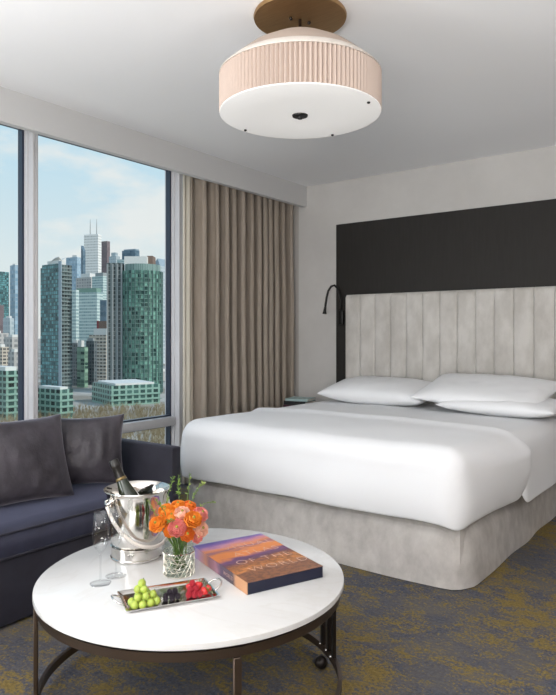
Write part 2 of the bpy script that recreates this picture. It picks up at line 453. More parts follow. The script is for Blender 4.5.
b = drape(bm_new(), BX0-.010, BX1+.06, 3.72, 5.10, .690, .10, s_drop,
    top=lambda x, y: .008*N(x*2.5+9, y*2.5), side=lambda x, y, ux, uy, s, q: q*(.01*N(x*3, y*3, s)+.02*max(0, ux)) if abs(ux) > .5 else 0)
o = obj('top_sheet', b, 'white', None, ((BX0+BX1)/2, 4.5, .69), smooth=True); solid(o, .008); subsurf(o)
tag(o, 'white turned back sheet lying under the pillows at the head of the bed', 'sheet')

def pillow(name, c, w, d, t, rot, mat, ears=.10, puff=.5, seed=0):
    """soft stuffed pillow, w x d x t, local x = width, y = depth, z = thickness"""
    b = bm_new()
    def side(sg):
        def f(u, v):
            x, y = 2*u-1, 2*v-1
            k = (max(0, 1-abs(x)**2.4)*max(0, 1-abs(y)**2.4))**puff
            pin = 1-ears*(1-abs(x)**2)*abs(y)**3*.6; pin2 = 1-ears*(1-abs(y)**2)*abs(x)**3*.6
            n = 1+.14*N(x*1.5+seed, y*1.5, sg)+.06*N(x*4+seed, y*4, sg)
            wr = .010*N(x*6+seed*3, y*2+seed, 3)*k
            return Vector((x*w/2*pin2, y*d/2*pin, sg*t/2*k*n+wr))
        return f
    add_grid(b, side(1), 28, 24); add_grid(b, side(-1), 28, 24)
    bmesh.ops.remove_doubles(b, verts=b.verts, dist=.0004)
    bmesh.ops.recalc_face_normals(b, faces=b.faces)
    bmesh.ops.transform(b, matrix=Matrix.Translation(Vector(c)) @ rot.to_4x4(), verts=b.verts)
    o = obj(name, b, mat, None, c, smooth=True); subsurf(o); return o
def E(x, y, z): 
    from mathutils import Euler
    return Euler((math.radians(x), math.radians(y), math.radians(z))).to_matrix()
tag(pillow('bed_pillow', (-2.50, 4.80, .792), .96, .56, .20, E(8, 1, 0), 'white_pillow', seed=1),
    'single plump white pillow on the side of the bed nearest the curtain', 'pillow', 'white bed pillows')
tag(pillow('bed_pillow', (-1.43, 4.62, .756), .86, .54, .14, E(1, 0, -6), 'white_pillow', seed=2),
    'lower white pillow of the stacked pair, mostly covered by another pillow', 'pillow', 'white bed pillows')
tag(pillow('bed_pillow', (-1.60, 4.68, .846), .98, .57, .155, E(15, 1.5, -4), 'white_pillow', seed=3),
    'upper white pillow of the stacked pair, resting on another pillow', 'pillow', 'white bed pillows')

# ------------------------------------------------------------------ reading lamps
def reading_lamp(bx, label):
    t = thing('reading_lamp', label, 'reading lamp', (bx, WY-.022, 1.44), 'bedside gooseneck lamps')
    obj('mounting_plate', box_mm(bm_new(), (bx-.024, WY-.052, 1.345), (bx+.024, WY-.022, 1.48), .006), 'black', t, angle=40)
    pts = [(bx-.002, WY-.045, 1.47), (bx-.002, WY-.052, 1.55), (bx-.006, WY-.065, 1.63), (bx-.016, WY-.085, 1.685), (bx-.036, WY-.105, 1.712),
           (bx-.060, WY-.125, 1.702), (bx-.080, WY-.142, 1.66), (bx-.092, WY-.152, 1.60), (bx-.099, WY-.158, 1.54), (bx-.103, WY-.160, 1.50)]
    obj('gooseneck', add_tube(bm_new(), pts, .0105, 10), 'black', t, smooth=True)
    rot = (Vector(pts[-1])-Vector(pts[-2])).to_track_quat('Z', 'Y').to_matrix()
    obj('lamp_head', add_lathe(bm_new(), [(0, -.01), (.012, -.008), (.015, .03), (.021, .055), (.017, .056), (0, .045)], 16, pts[-1], rot), 'black', t, angle=45)
    return t
rl = reading_lamp(-3.137, 'black gooseneck reading lamp between the curtain and the headboard')
dup(rl, (-1.02, WY-.022, 1.44), 'black gooseneck reading lamp at the far edge of the headboard, cut by the frame', math.radians(-14))

# ------------------------------------------------------------------ nightstand and its books
ns = thing('nightstand', 'low dark nightstand between the curtain and the bed', 'nightstand', (-3.34, 5.02, 0))
obj('body', box_mm(bm_new(), (-3.54, 4.80, .10), (-3.13, 5.24, .545), .006), 'wood', ns, angle=40)
obj('top', box_mm(bm_new(), (-3.56, 4.78, .546), (-3.11, 5.245, .57), .004), 'wood', ns, angle=40)
d = obj('drawer', box_mm(bm_new(), (-3.52, 4.785, .33), (-3.15, 4.799, .53), .004), 'wood', ns, angle=40)
obj('drawer_pull', box_mm(bm_new(), (-3.40, 4.772, .425), (-3.27, 4.784, .438), .003), 'brass', d)
for sx, sy in ((-3.52, 4.83), (-3.15, 4.83), (-3.52, 5.21), (-3.15, 5.21)):
    obj('leg', box_mm(bm_new(), (sx-.015, sy-.015, 0), (sx+.015, sy+.015, .099)), 'wood', ns)
def small_book(c, s, rz, cm, label):
    t = thing('book', label, 'book', (c[0], c[1], c[2]), 'books on the nightstand')
    R = E(0, 0, rz); b = bm_new()
    for zz in (.002, s[2]-.002): add_box(b, Vector(c)+Vector((0,0,zz)), (s[0], s[1], .004), R)
    add_box(b, Vector(c)+R @ Vector((-s[0]/2+.002, 0, s[2]/2)), (.004, s[1], s[2]), R)
    obj('cover', b, cm, t)
    obj('pages', add_box(bm_new(), Vector(c)+Vector((0,0,s[2]/2)), (s[0]-.012, s[1]-.012, s[2]-.009), R), 'paper', t)
small_book((-3.43, 4.95, .571), (.20, .24, .034), 98, 'bk_red', 'plum covered book at the bottom of the nightstand pile')
small_book((-3.43, 4.95, .606), (.19, .23, .036), 93, 'bk_dark', 'black covered book in the middle of the nightstand pile')
small_book((-3.42, 4.95, .643), (.20, .22, .024), 101, 'bk_teal', 'pale teal book on top of the nightstand pile')

# ------------------------------------------------------------------ curtain
cu = thing('curtain', 'floor length taupe curtain hanging in deep folds beside the window', 'curtain', (-3.75, 4.5, 0))
def wave(y, z):
    s = (y-3.76)/1.45
    ph = 2*PI*13*(s+.022*math.sin(7*s+1)+.012*math.sin(17*s))
    k = 1-z/2.6
    ph += .5*k*math.sin(3.1*s*PI+1.0)+.25*k*math.sin(9*s)
    a = .074+.014*k+.014*N(s*9, 2.0)
    return a*(math.sin(ph)+.22*math.sin(2*ph+.6)), a*.42*math.sin(2*ph+.5)
def cur(u, v):
    z = .012+v*2.63; y = 3.865+u*1.37; dx, dy = wave(y, z)
    return (-3.775+dx+.010*N(y*3, z*1.1), y+dy, z)
b = bm_new(); add_grid(b, cur, 420, 22)
o = obj('curtain_cloth', b, 'curtain', cu, smooth=True); solid(o, .004, 0)
def lin_f(u, v):
    z = .012+v*2.63; y = 3.845+u*.06
    return (-3.845+.025*u+.008*math.sin(u*9), y, z)
b = bm_new(); add_grid(b, lin_f, 16, 8)
o = obj('curtain_lining', b, 'lining', cu, smooth=True); solid(o, .004, 0)
obj('curtain_track', box_mm(bm_new(), (-3.785, 2.7, 2.655), (-3.745, 5.24, 2.70)), 'frame', cu)

# ------------------------------------------------------------------ ceiling lamp
LP = at(300, 111, 2.936); LX, LY = LP.x, LP.y; LR = .362
cl = thing('ceiling_lamp', 'semi flush drum ceiling lamp with a pleated blush shade', 'ceiling lamp', (LX, LY, 2.27))
obj('canopy', add_lathe(bm_new(), [(0, 2.699), (.208, 2.699), (.211, 2.690), (.208, 2.680), (0, 2.678)], 64, (LX, LY, 0)), 'brass', cl, angle=40)
obj('stem', add_tube(bm_new(), [(LX, LY, 2.682), (LX, LY, 2.56)], .007, 10), 'bronze', cl, smooth=True)
for s in (-1, 1):
    q = Vector((LX, LY, 2.674))+Vector((*(R2*(.042*s)+F2*(.02*s)), 0))
    obj('screw_knob', add_ball(bm_new(), q, .008, 10, 6), 'bronze_dark', cl, smooth=True)
b = bm_new(); npl = 112
def shade(u, v):
    a = 2*PI*u; ph = (u*npl) % 1.0
    r = LR-.005+.014*(abs(2*ph-1)-.5)
    return (LX+r*math.cos(a), LY+r*math.sin(a), 2.256+v*.162)
add_grid(b, shade, npl*4, 3, True)
o = obj('pleated_shade', b, 'pleat', cl); solid(o, .003, 0)
obj('shade_ring', add_lathe(bm_new(), [(LR-.010, 2.416), (LR+.004, 2.416), (LR+.004, 2.421), (LR-.035, 2.455), (LR-.038, 2.452), (LR-.010, 2.426)], 96, (LX, LY, 0), close=True), 'ring', cl, angle=50)
obj('upper_shade', add_lathe(bm_new(), [(LR-.036, 2.456), (.24, 2.525), (.155, 2.572), (.146, 2.577), (.02, 2.580), (.02, 2.575), (.145, 2.570), (.235, 2.521), (LR-.042, 2.452)], 96, (LX, LY, 0), close=True), 'cone', cl, angle=50)
obj('diffuser', add_lathe(bm_new(), [(0, 2.246), (.20, 2.246), (LR-.006, 2.247), (LR+.001, 2.250), (LR+.001, 2.2545), (0, 2.2545)], 96, (LX, LY, 0)), 'diffuser', cl, angle=50)
obj('finial', add_lathe(bm_new(), [(0, 2.226), (.010, 2.228), (.013, 2.236), (.034, 2.239), (.036, 2.2455), (0, 2.2455)], 32, (LX, LY, 0)), 'black', cl, angle=40)
for k, ang in enumerate((141, 59, -30)):
    a = math.radians(ang)+YAW; q = (LX+(LR-.03)*math.cos(a), LY+(LR-.03)*math.sin(a), 2.2435)
    obj('diffuser_clip', add_ball(bm_new(), q, .0075, 10, 6, (1,1,.7)), 'black', cl, smooth=True)

# ------------------------------------------------------------------ sofa
sf = thing('sofa', 'low navy velvet sofa with a thin square arm beneath the window', 'sofa', (-3.0, 1.5, 0))
SY0, SY1, SF, SB = .40, 2.555, -2.57, -3.46
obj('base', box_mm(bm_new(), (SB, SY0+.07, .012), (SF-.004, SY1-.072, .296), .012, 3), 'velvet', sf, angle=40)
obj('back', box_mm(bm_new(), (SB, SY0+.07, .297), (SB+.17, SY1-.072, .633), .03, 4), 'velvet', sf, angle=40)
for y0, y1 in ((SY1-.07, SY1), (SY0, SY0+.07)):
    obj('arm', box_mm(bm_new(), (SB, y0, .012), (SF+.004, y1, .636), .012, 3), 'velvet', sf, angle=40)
b = bm_new()
cy0, cy1, cx0, cx1 = SY0+.075, SY1-.075, SB+.172, SF+.005
def seat(u, v):
    x = cx0+(cx1-cx0)*u; y = cy0+(cy1-cy0)*v
    e = min(1, min(1-u, u)/.10)*min(1, min(v, 1-v)/.05)
    return x, y, e
sg = 40
def seat_top(u, v):
    x, y, e = seat(u, v); return (x, y, .405+.026*math.sin(min(1, e)*PI/2)+.004*N(x*4, y*4))
def seat_bot(u, v):
    x, y, e = seat(u, v); return (x, y, .298)
add_grid(b, seat_top, 24, 60)
top_edges = [e for e in b.edges if e.is_boundary]
ex = bmesh.ops.extrude_edge_only(b, edges=top_edges)
vs = [q for q in ex['geom'] if isinstance(q, bmesh.types.BMVert)]
for v in vs: v.co.z = .352; v.co.x += .018 if v.co.x > -2.7 else 0
ed2 = [q for q in ex['geom'] if isinstance(q, bmesh.types.BMEdge) and q.is_boundary]
ex = bmesh.ops.extrude_edge_only(b, edges=ed2)
vs = [q for q in ex['geom'] if isinstance(q, bmesh.types.BMVert)]
for v in vs: v.co.z = .299; v.co.x -= .018 if v.co.x > -2.7 else 0
bmesh.ops.recalc_face_normals(b, faces=b.faces)
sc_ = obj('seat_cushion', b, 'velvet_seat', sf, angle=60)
for zz in (.407, .303):
    obj('piping', add_tube(bm_new(), [(cx1+.002, cy0+.01, zz), (cx1+.002, cy1-.01, zz)], .006, 8), 'velvet', sc_, smooth=True)
def lean_rot(facing_deg, tilt_deg):
    """local z (pillow face) looks along facing on plan and leans back by tilt; local y points up"""
    f = math.radians(facing_deg); t = math.radians(tilt_deg)
    nz = Vector((math.cos(f)*math.cos(t), math.sin(f)*math.cos(t), math.sin(t)))
    ny = Vector((-math.cos(f)*math.sin(t), -math.sin(f)*math.sin(t), math.cos(t)))
    nx = ny.cross(nz)
    return Matrix((nx, ny, nz)).transposed()
tag(pillow('throw_cushion', (-2.965, 2.21, .618), .45, .40, .17, lean_rot(-36, 12), 'cushion', ears=.17, puff=.5, seed=5),
    'dark velvet throw cushion wedged in the sofa corner against the arm', 'cushion', 'velvet sofa cushions')
tag(pillow('throw_cushion', (-2.93, 1.79, .630), .55, .45, .20, lean_rot(-8, 20), 'cushion', ears=.17, puff=.5, seed=8),
    'dark velvet throw cushion with a pale sheen leaning on the sofa back nearer the viewer', 'cushion', 'velvet sofa cushions')

# ------------------------------------------------------------------ coffee table
TZ = .413
SC = 1.06                                          # everything on the table stands a little farther than first measured
TC = at(193, 0, 2.285); TX, TY, TR = TC.x, TC.y, .530
tb = thing('coffee_table', 'round white marble coffee table on a dark bronze ring frame', 'coffee table', (TX, TY, 0))
obj('table_top', add_lathe(bm_new(), [(0, TZ), (TR-.006, TZ), (TR-.001, TZ-.003), (TR, TZ-.008), (TR, TZ-.019), (TR-.004, TZ-.022), (0, TZ-.022)], 128, (TX, TY, 0)), 'marble', tb, angle=35)
obj('top_rim', add_lathe(bm_new(), [(TR-.010, TZ-.030), (TR-.010, TZ-.056), (TR-.024, TZ-.056), (TR-.024, TZ-.030)], 128, (TX, TY, 0), close=True), 'bronze', tb, angle=40)
obj('shadow_gap', add_lathe(bm_new(), [(TR-.024, TZ-.0225), (TR-.018, TZ-.0225), (TR-.018, TZ-.030), (TR-.024, TZ-.030)], 128, (TX, TY, 0), close=True), 'bronze_dark', tb, angle=40)
RZ, RR = .052, TR-.014
obj('floor_ring', add_lathe(bm_new(), [(RR+.007, RZ+.014), (RR+.007, RZ-.014), (RR-.007, RZ-.014), (RR-.007, RZ+.014)], 128, (TX, TY, 0), close=True), 'bronze', tb, angle=40)
for ang in (-69, 17, 107, 197):
    a = math.radians(ang)+YAW; ca, sa = math.cos(a), math.sin(a)
    three = ang in (17, 107)
    b = bm_new(); Rz = Matrix.Rotation(a, 3, 'Z')
    for k in ((-1, 0, 1) if three else (0,)):
        Rk_ = Matrix.Rotation(a+math.radians(6*k), 3, 'Z'); q = Vector((TX, TY, 0))+Rk_ @ Vector((RR-(.002 if three else -.004), 0, 0))
        z0 = RZ+.014 if three else 0
        add_box(b, q+Vector((0, 0, (TZ-.057+z0)/2)), (.014, .024, TZ-.057-z0), Rk_, .002, 1)
    lg = obj('leg', b, 'bronze_dark' if three else 'bronze', tb, angle=40)
    if three:
        q = Vector((TX, TY, 0))+Rz @ Vector((RR-.034, 0, .0245))
        obj('ball_caster', add_ball(bm_new(), q, .0245, 20, 14), 'bronze_dark', lg, smooth=True)
        for k in (-1, 0, 1):
            q = Vector((TX, TY, RZ+.016))+Matrix.Rotation(a+math.radians(6*k), 3, 'Z') @ Vector((RR-.014, 0, 0))
            obj('bolt_head', add_ball(bm_new(), q, .006, 8, 6), 'chrome', lg, smooth=True)

# ------------------------------------------------------------------ champagne bucket, bottle
BK = atz(137, 556, TZ)
bk = thing('ice_bucket', 'polished silver champagne bucket with a twisted rope handle on the marble table', 'ice bucket', (BK.x, BK.y, TZ))
r0, r1, bh = .094, .1165, .258
body = [(0, .052), (r0-.004, .052), (r0+.001, .056), (r0+.006, .10), (r1-.009, .19), (r1-.004, bh-.018), (r1+.003, bh-.006), (r1+.007, bh-.002), (r1+.006, bh+.001), (r1+.001, bh-.002),
        (r1-.008, bh-.02), (r1-.013, .19), (r0+.002, .10), (r0-.004, .062), (0, .062)]
obj('bucket_body', add_lathe(bm_new(), body, 72, (BK.x, BK.y, TZ)), 'chrome', bk, smooth=True, angle=50)
obj('bucket_foot', add_lathe(bm_new(), [(0, .001), (r0+.001, .001), (r0+.004, .004), (r0+.004, .009), (r0+.001, .012), (r0+.001, .042), (r0+.004, .045), (r0+.004, .050), (r0-.003, .0515), (0, .0515)], 72, (BK.x, BK.y, TZ)), 'chrome', bk, angle=40)
ax = R2*math.cos(math.radians(46))+F2*math.sin(math.radians(46)); ax3 = Vector((ax.x, ax.y, 0)); fr = Vector((ax.y, -ax.x, 0))
PV = .218
for s in (-1, 1):
    c0 = Vector((BK.x, BK.y, TZ+PV))+ax3*s*(r1-.006)
    b = bm_new()
    add_tube(b, [c0+fr*.016+Vector((0,0,.012)), c0+ax3*s*.016+fr*.014+Vector((0,0,.008)), c0+ax3*s*.022+Vector((0,0,-.002)), c0+ax3*s*.016-fr*.014+Vector((0,0,.008)), c0-fr*.016+Vector((0,0,.012))], .005, 8)
    add_tube(b, [c0+ax3*s*.002+Vector((0,0,.016)), c0+ax3*s*.004+Vector((0,0,-.035))], .006, 8)
    obj('handle_bracket', b, 'chrome', bk, smooth=True)
pts = []
for k in range(41):
    q = k/40; a = PI*q
    out = math.sin(a)
    p = Vector((BK.x, BK.y, TZ+PV-.006)) + ax3*(-(r1+.014)*math.cos(a)) + fr*((r1+.006)*out**.9*.93+.004) + Vector((0, 0, -.150*out**.85))
    pts.append(p)
b = bm_new()
for w in (0, 2*PI/3, 4*PI/3):
    tw = []
    for k in range(161):
        q = k/160*40; i = min(39, int(q)); f = q-i; p = pts[i].lerp(pts[i+1], f); tg = (pts[i+1]-pts[i]).normalized()
        n1 = tg.cross(Vector((0,0,1))); n1 = n1.normalized() if n1.length > 1e-3 else ax3; n2 = tg.cross(n1)
        an = w+k*.62; tw.append(p+(n1*math.cos(an)+n2*math.sin(an))*.0036)
    add_tube(b, tw, .0040, 6)
obj('rope_handle', b, 'rope', bk, smooth=True)
obj('bucket_ice', add_lathe(bm_new(), [(0, .140), (.03, .146), (.06, .138), (r0+.001, .133), (r0, .115), (0, .115)], 40, (BK.x, BK.y, TZ)), 'ice', bk, smooth=True)
tip = at(113, 460, 2.335*SC); low = Vector((BK.x, BK.y, TZ))+Vector((*(R2*.025+F2*(-.01)), .100))
dr = (tip-low).normalized(); rotb = dr.to_track_quat('Z', 'Y').to_matrix(); L = (tip-low).length
bt = thing('champagne_bottle', 'dark green champagne bottle with a black foil neck leaning in the silver bucket', 'bottle', low)
obj('bottle_glass', add_lathe(bm_new(), [(0, .045), (.040, .045), (.041, .06), (.040, .10), (.036, L-.150), (.029, L-.125), (.0225, L-.098), (.018, L-.07), (.0168, L-.04), (0, L-.04)], 32, low, rotb), 'bottle', bt, smooth=True, angle=60)
obj('neck_foil', add_lathe(bm_new(), [(.0190, L-.072), (.0176, L-.034), (.0196, L-.030), (.0198, L-.017), (.0180, L-.013), (.0190, L-.004), (.016, L), (0, L+.001)], 28, low, rotb), 'foil', bt, angle=50)
obj('foil_band', add_lathe(bm_new(), [(.0208, L-.083), (.0214, L-.083), (.0200, L-.072), (.0190, L-.072)], 28, low, rotb, True), 'foil_gold', bt, smooth=True)

# ------------------------------------------------------------------ champagne flutes
def flute(px, py, label):
    p = atz(px, py, TZ)
    t = thing('champagne_flute', label, 'glass', (p.x, p.y, TZ), 'crystal flutes')
    o = (p.x, p.y, TZ); P = lambda L: [(r*SC, z*SC) for r, z in L]
    obj('foot', add_lathe(bm_new(), P([(0, .0006), (.033, .0008), (.0335, .0018), (.020, .0036), (.007, .007), (0, .008)]), 40, o), 'flute', t, smooth=True)
    obj('stem', add_lathe(bm_new(), P([(.0045, .0075), (.0034, .018), (.003, .055), (.0034, .088), (.005, .098), (0, .0985)]), 16, o), 'flute', t, smooth=True)
    obj('bowl', add_lathe(bm_new(), P([(0, .098), (.007, .100), (.017, .113), (.0245, .130), (.0265, .142), (.0245, .175), (.0205, .226), (.0195, .226), (.0236, .174), (.0256, .142), (.0236, .131), (.016, .115), (.006, .1025), (0, .1015)]), 40, o), 'flute', t, smooth=True)
flute(100.5, 583.5, 'clear champagne flute standing in front, closer to the sofa side of the table')
flute(116, 576, 'clear champagne flute standing behind, against the silver bucket')

# ------------------------------------------------------------------ vase of flowers
VP = atz(179, 573.5, TZ); V0 = Vector((VP.x, VP.y, TZ)); VR = .0535; VH = .119
vs_ = thing('vase', 'small clear glass vase in a silver openwork sleeve holding flowers', 'vase', V0)
obj('glass_cylinder', add_lathe(bm_new(), [(0, .002), (VR-.003, .002), (VR-.002, .006), (VR-.002, VH), (VR-.0045, VH), (VR-.0045, .008), (0, .008)], 48, V0), 'vase_glass', vs_, angle=40)
b = bm_new(); rr = random.Random(3); nu, nv = 17, 5; gg = []
for j in range(nv+1):
    row = []
    for i in range(nu):
        a = 2*PI*(i+.5*(j % 2)+(rr.uniform(-.3, .3) if 0 < j < nv else 0))/nu; z = .003+.078*(j+(rr.uniform(-.28, .28) if 0 < j < nv else 0))/nv
        row.append(b.verts.new((V0.x+VR*math.cos(a), V0.y+VR*math.sin(a), V0.z+z)))
    gg.append(row)
for j in range(nv):
    for i in range(nu):
        i2 = (i+1) % nu; a, c = gg[j], gg[j+1]
        quad = (a[i], a[i2], c[i2], c[i])
        if rr.random() < .5: b.faces.new((quad[0], quad[1], quad[2])); b.faces.new((quad[0], quad[2], quad[3]))
        else: b.faces.new((quad[0], quad[1], quad[3])); b.faces.new((quad[1], quad[2], quad[3]))
o = obj('openwork_sleeve', b, 'sleeve', vs_)
wf = o.modifiers.new('wire', 'WIREFRAME'); wf.thickness = .0042; wf.use_boundary = True; wf.use_even_offset = False
obj('sleeve_rim', add_lathe(bm_new(), [(VR-.001, .080), (VR+.0015, .080), (VR+.0015, .083), (VR-.001, .083)], 48, V0, None, True), 'chrome', vs_, angle=40)

def bloom(px, py, Z, r, kind, label, cat='flower', seed=0, face=None):
    r *= SC*1.12; c = at(px, py, Z*SC); rr = random.Random(seed)
    view = (Vector((0, 0, HC))-c).normalized()
    cen = V0+Vector((0, 0, .15)); out = (c-cen).normalized()
    d = (out*1.0+view*.9+Vector((0, 0, .5))).normalized() if face is None else face
    rot = d.to_track_quat('Z', 'Y').to_matrix()
    t = thing('ranunculus', label, cat, c, 'ranunculus blooms in the vase')
    b = bm_new()
    for lay in range(6):
        q = lay/5; npet = (4, 5, 6, 7, 8, 8)[lay]; R = r*(.26+.74*q)
        for k in range(npet):
            a0 = 2*PI*(k+.5*(lay % 2)+rr.uniform(-.12, .12))/npet; wd = 1.35*PI/npet+.12
            tilt = rr.uniform(-.05, .10)
            def pet(u, v, a0=a0, wd=wd, R=R, q=q, tilt=tilt):
                an = a0+(u-.5)*2*wd*(.55+.45*math.sin(PI*min(1, v*.75+.15)))
                th = v*(.62-.14*q+tilt)*PI
                rad = R*math.sin(min(th, PI*.62))*(1+.05*math.cos(6*u)); z = -R*.75*math.cos(th)
                lip = .08*R*math.sin(u*PI)*v
                return rot @ Vector((rad*math.cos(an), rad*math.sin(an), z+lip+r*.50*(1-q)))+c
            add_grid(b, pet, 5, 6)
    o = obj('petals', b, 'petal_'+kind, t, smooth=True); solid(o, .0006, 0)
    obj('flower_eye', add_ball(bm_new(), c+d*(r*.52), r*.17, 10, 7), 'eye', t, smooth=True)
    st = c-d*r*.7; nk = V0+Vector(((c.x-V0.x)*.32, (c.y-V0.y)*.32, VH-.01)); ft = V0+Vector((-(c.x-V0.x)*.30+rr.uniform(-.012, .012), -(c.y-V0.y)*.30+rr.uniform(-.012, .012), .012))
    obj('stem', add_tube(bm_new(), [st, st.lerp(nk, .5)-d*.008, nk, ft], [.0022, .0024, .0026, .0026], 6), 'stem', t, smooth=True)
BL = [(170, 531, 2.085, .019, 'orange', 'small orange ranunculus half hidden beneath the coral pink one, on the bucket side'),
      (197, 537, 2.12, .018, 'pink', 'small coral pink bud hanging over the vase rim below the peach bloom'),
      (172, 523, 2.12, .021, 'deep', 'deep orange ranunculus set back between the golden orange and coral pink blooms'),
      (194, 511, 2.20, .022, 'orange', 'orange ranunculus at the back of the bouquet toward the bed'),
      (186, 521, 2.11, .021, 'deep', 'deep orange ranunculus half covered between the coral pink and bright orange blooms'),
      (177, 528, 2.075, .026, 'pink', 'large coral pink ranunculus low at the front of the bouquet'),
      (193, 519, 2.09, .026, 'orange', 'bright orange ranunculus facing forward at the centre of the bouquet'),
      (157, 524, 2.09, .025, 'orange', 'golden orange ranunculus drooping toward the champagne bucket'),
      (187, 534, 2.085, .022, 'deep', 'small deep orange ranunculus right above the vase rim, below the bright orange one'),
      (201, 529, 2.13, .024, 'peach', 'peach ranunculus low on the side nearest the atlas'),
      (182, 513, 2.11, .023, 'peach', 'peach ranunculus half open above the large coral pink bloom'),
      (201, 514, 2.15, .024, 'pink', 'coral pink ranunculus high on the side nearest the atlas'),
      (178, 506, 2.16, .023, 'orange', 'orange ranunculus at the top middle of the bouquet'),
      (189, 506, 2.17, .023, 'deep', 'deep orange ranunculus at the top of the bouquet nearer the bed'),
      (166, 510, 2.14, .023, 'orange', 'orange ranunculus at the upper bucket side of the bouquet'),
      (163, 518, 2.13, .020, 'deep', 'small deep orange bud above the drooping golden orange bloom'),
      (172, 516, 2.11, .020, 'orange', 'small orange ranunculus tucked just above the large coral pink bloom')]
for i, (px, py, Z, r, kd, lb) in enumerate(BL): bloom(px, py, Z, r, kd, lb, seed=i+20)
def sprig(pts_px, nleaf, ll, mat, label, seed):
    rr = random.Random(seed); pts = [at(p[0], p[1], p[2]*SC) for p in pts_px]; ll *= SC
    foot = V0+Vector((rr.uniform(-.02, .02), rr.uniform(-.02, .02), .014)); nk = V0+Vector(((pts[0].x-V0.x)*.4, (pts[0].y-V0.y)*.4, VH-.006))
    t = thing('green_sprig', label, 'greenery', foot, 'green sprigs in the vase')
    full = [foot, nk]+pts
    obj('stem', add_tube(bm_new(), full, [.0020, .002]+[.0016-.0009*k/len(pts) for k in range(len(pts))], 5), 'stem', t, smooth=True)
    b = bm_new(); low_n = 34; pts = [foot.lerp(nk, .25), nk]+pts
    for k in range(nleaf+low_n):
        q = rr.random()*1.6 if k < low_n else 1.6+rr.random()**.8*(len(pts)-2.6); i = min(len(pts)-2, int(q)); p = pts[i].lerp(pts[i+1], q-i); tg = (pts[i+1]-pts[i]).normalized()
        sd = Vector((rr.uniform(-1, 1), rr.uniform(-1, 1), rr.uniform(-.4, .7))).normalized(); dd = (tg*.8+sd).normalized(); w = dd.cross(sd.orthogonal()).normalized()
        l = ll*rr.uniform(.6, 1.2); m = p+dd*l*.5
        v = [b.verts.new(p), b.verts.new(m+w*l*.17+dd.cross(w)*l*.05), b.verts.new(p+dd*l), b.verts.new(m-w*l*.17+dd.cross(w)*l*.05), b.verts.new(m-dd.cross(w)*l*.04)]
        b.faces.new((v[0], v[1], v[4])); b.faces.new((v[1], v[2], v[4])); b.faces.new((v[2], v[3], v[4])); b.faces.new((v[3], v[0], v[4]))
    obj('foliage', b, mat, t)
sprig([(168, 520, 2.15), (167, 500, 2.17), (170, 487, 2.18), (174, 477, 2.18)], 60, .013, 'leaf', 'dark leafy sprig standing tall beside the bucket', 1)
sprig([(180, 512, 2.17), (179, 495, 2.20), (178, 485, 2.21), (179, 476, 2.22)], 55, .012, 'leaf', 'leafy green sprig rising straight from the middle of the bouquet', 2)
sprig([(190, 508, 2.18), (194, 495, 2.21), (199, 487, 2.23), (204, 483, 2.24)], 46, .012, 'sprig', 'feathery pale sprig fanning toward the bed behind the orange blooms', 3)
sprig([(186, 508, 2.18), (188, 494, 2.21), (189, 484, 2.22), (190, 474, 2.22)], 40, .011, 'sprig', 'thin pale green sprig, straight, in front of the bed skirt', 4)
sprig([(160, 520, 2.12), (154, 512, 2.12), (151, 506, 2.12), (149, 501, 2.12)], 40, .010, 'sprig', 'short pale sprig sticking out over the front of the bucket', 5)
sprig([(198, 508, 2.17), (206, 503, 2.19), (211, 502, 2.20), (216, 503, 2.21)], 34, .010, 'sprig', 'low feathery sprig arching out over the atlas', 6)
sprig([(165, 512, 2.11), (161, 507, 2.11), (158, 503, 2.10), (156, 500, 2.10)], 40, .011, 'leaf', 'short dark leafy sprig at the bucket side of the bouquet', 7)
sprig([(172, 522, 2.08), (174, 520, 2.06), (170, 520, 2.05), (168, 521, 2.05)], 30, .011, 'leaf', 'small leaves between the coral pink and golden orange blooms', 8)

# ------------------------------------------------------------------ tray and fruit
A = atz(126.5, 613.5, TZ+.006); B = atz(220, 597.5, TZ+.006); D = atz(113.5, 594, TZ+.006)
ex_ = (B-A); tw_ = ex_.length; ex_.normalize(); ey_ = Vector((-ex_.y, ex_.x, 0)); td_ = max(.085, (D-A).dot(ey_))
T0 = A+ex_*tw_/2+ey_*td_/2; T0.z = TZ
rt = math.atan2(ex_.y, ex_.x)
def tp(x, y, z): return T0+ex_*x+ey_*y+Vector((0, 0, z))
tr = thing('serving_tray', 'mirror polished rectangular silver tray with looped handles holding fruit', 'tray', T0)
b = bm_new()
prof = [(1.0, .0015, -.012), (1.0, .0045, -.012), (1.0, .0045, -.014), (1, .012, 0), (1, .0105, .002), (1, .0015, -.010)]
def rect(ins, z, n=4, r=.008):
    hx, hy = tw_/2+ins, td_/2+ins; L = []
    for sx, sy, a0 in ((1, 1, 0), (-1, 1, PI/2), (-1, -1, PI), (1, -1, 1.5*PI)):
        for k in range(n+1):
            a = a0+PI/2*k/n; L.append(b.verts.new(tp(sx*(hx-r)+r*math.cos(a), sy*(hy-r)+r*math.sin(a), z)))
    return L
Ls = [rect(-.012, .0012), rect(-.003, .008), rect(.001, .011), rect(.001, .0128), rect(-.004, .0112), rect(-.013, .0040)]
for p, q in zip(Ls, Ls[1:]):
    n = len(p)
    for k in range(n): b.faces.new((p[k], p[(k+1) % n], q[(k+1) % n], q[k]))
b.faces.new(Ls[0][::-1]); b.faces.new(Ls[-1]); bmesh.ops.recalc_face_normals(b, faces=b.faces)
obj('tray_body', b, 'silver', tr, angle=30)
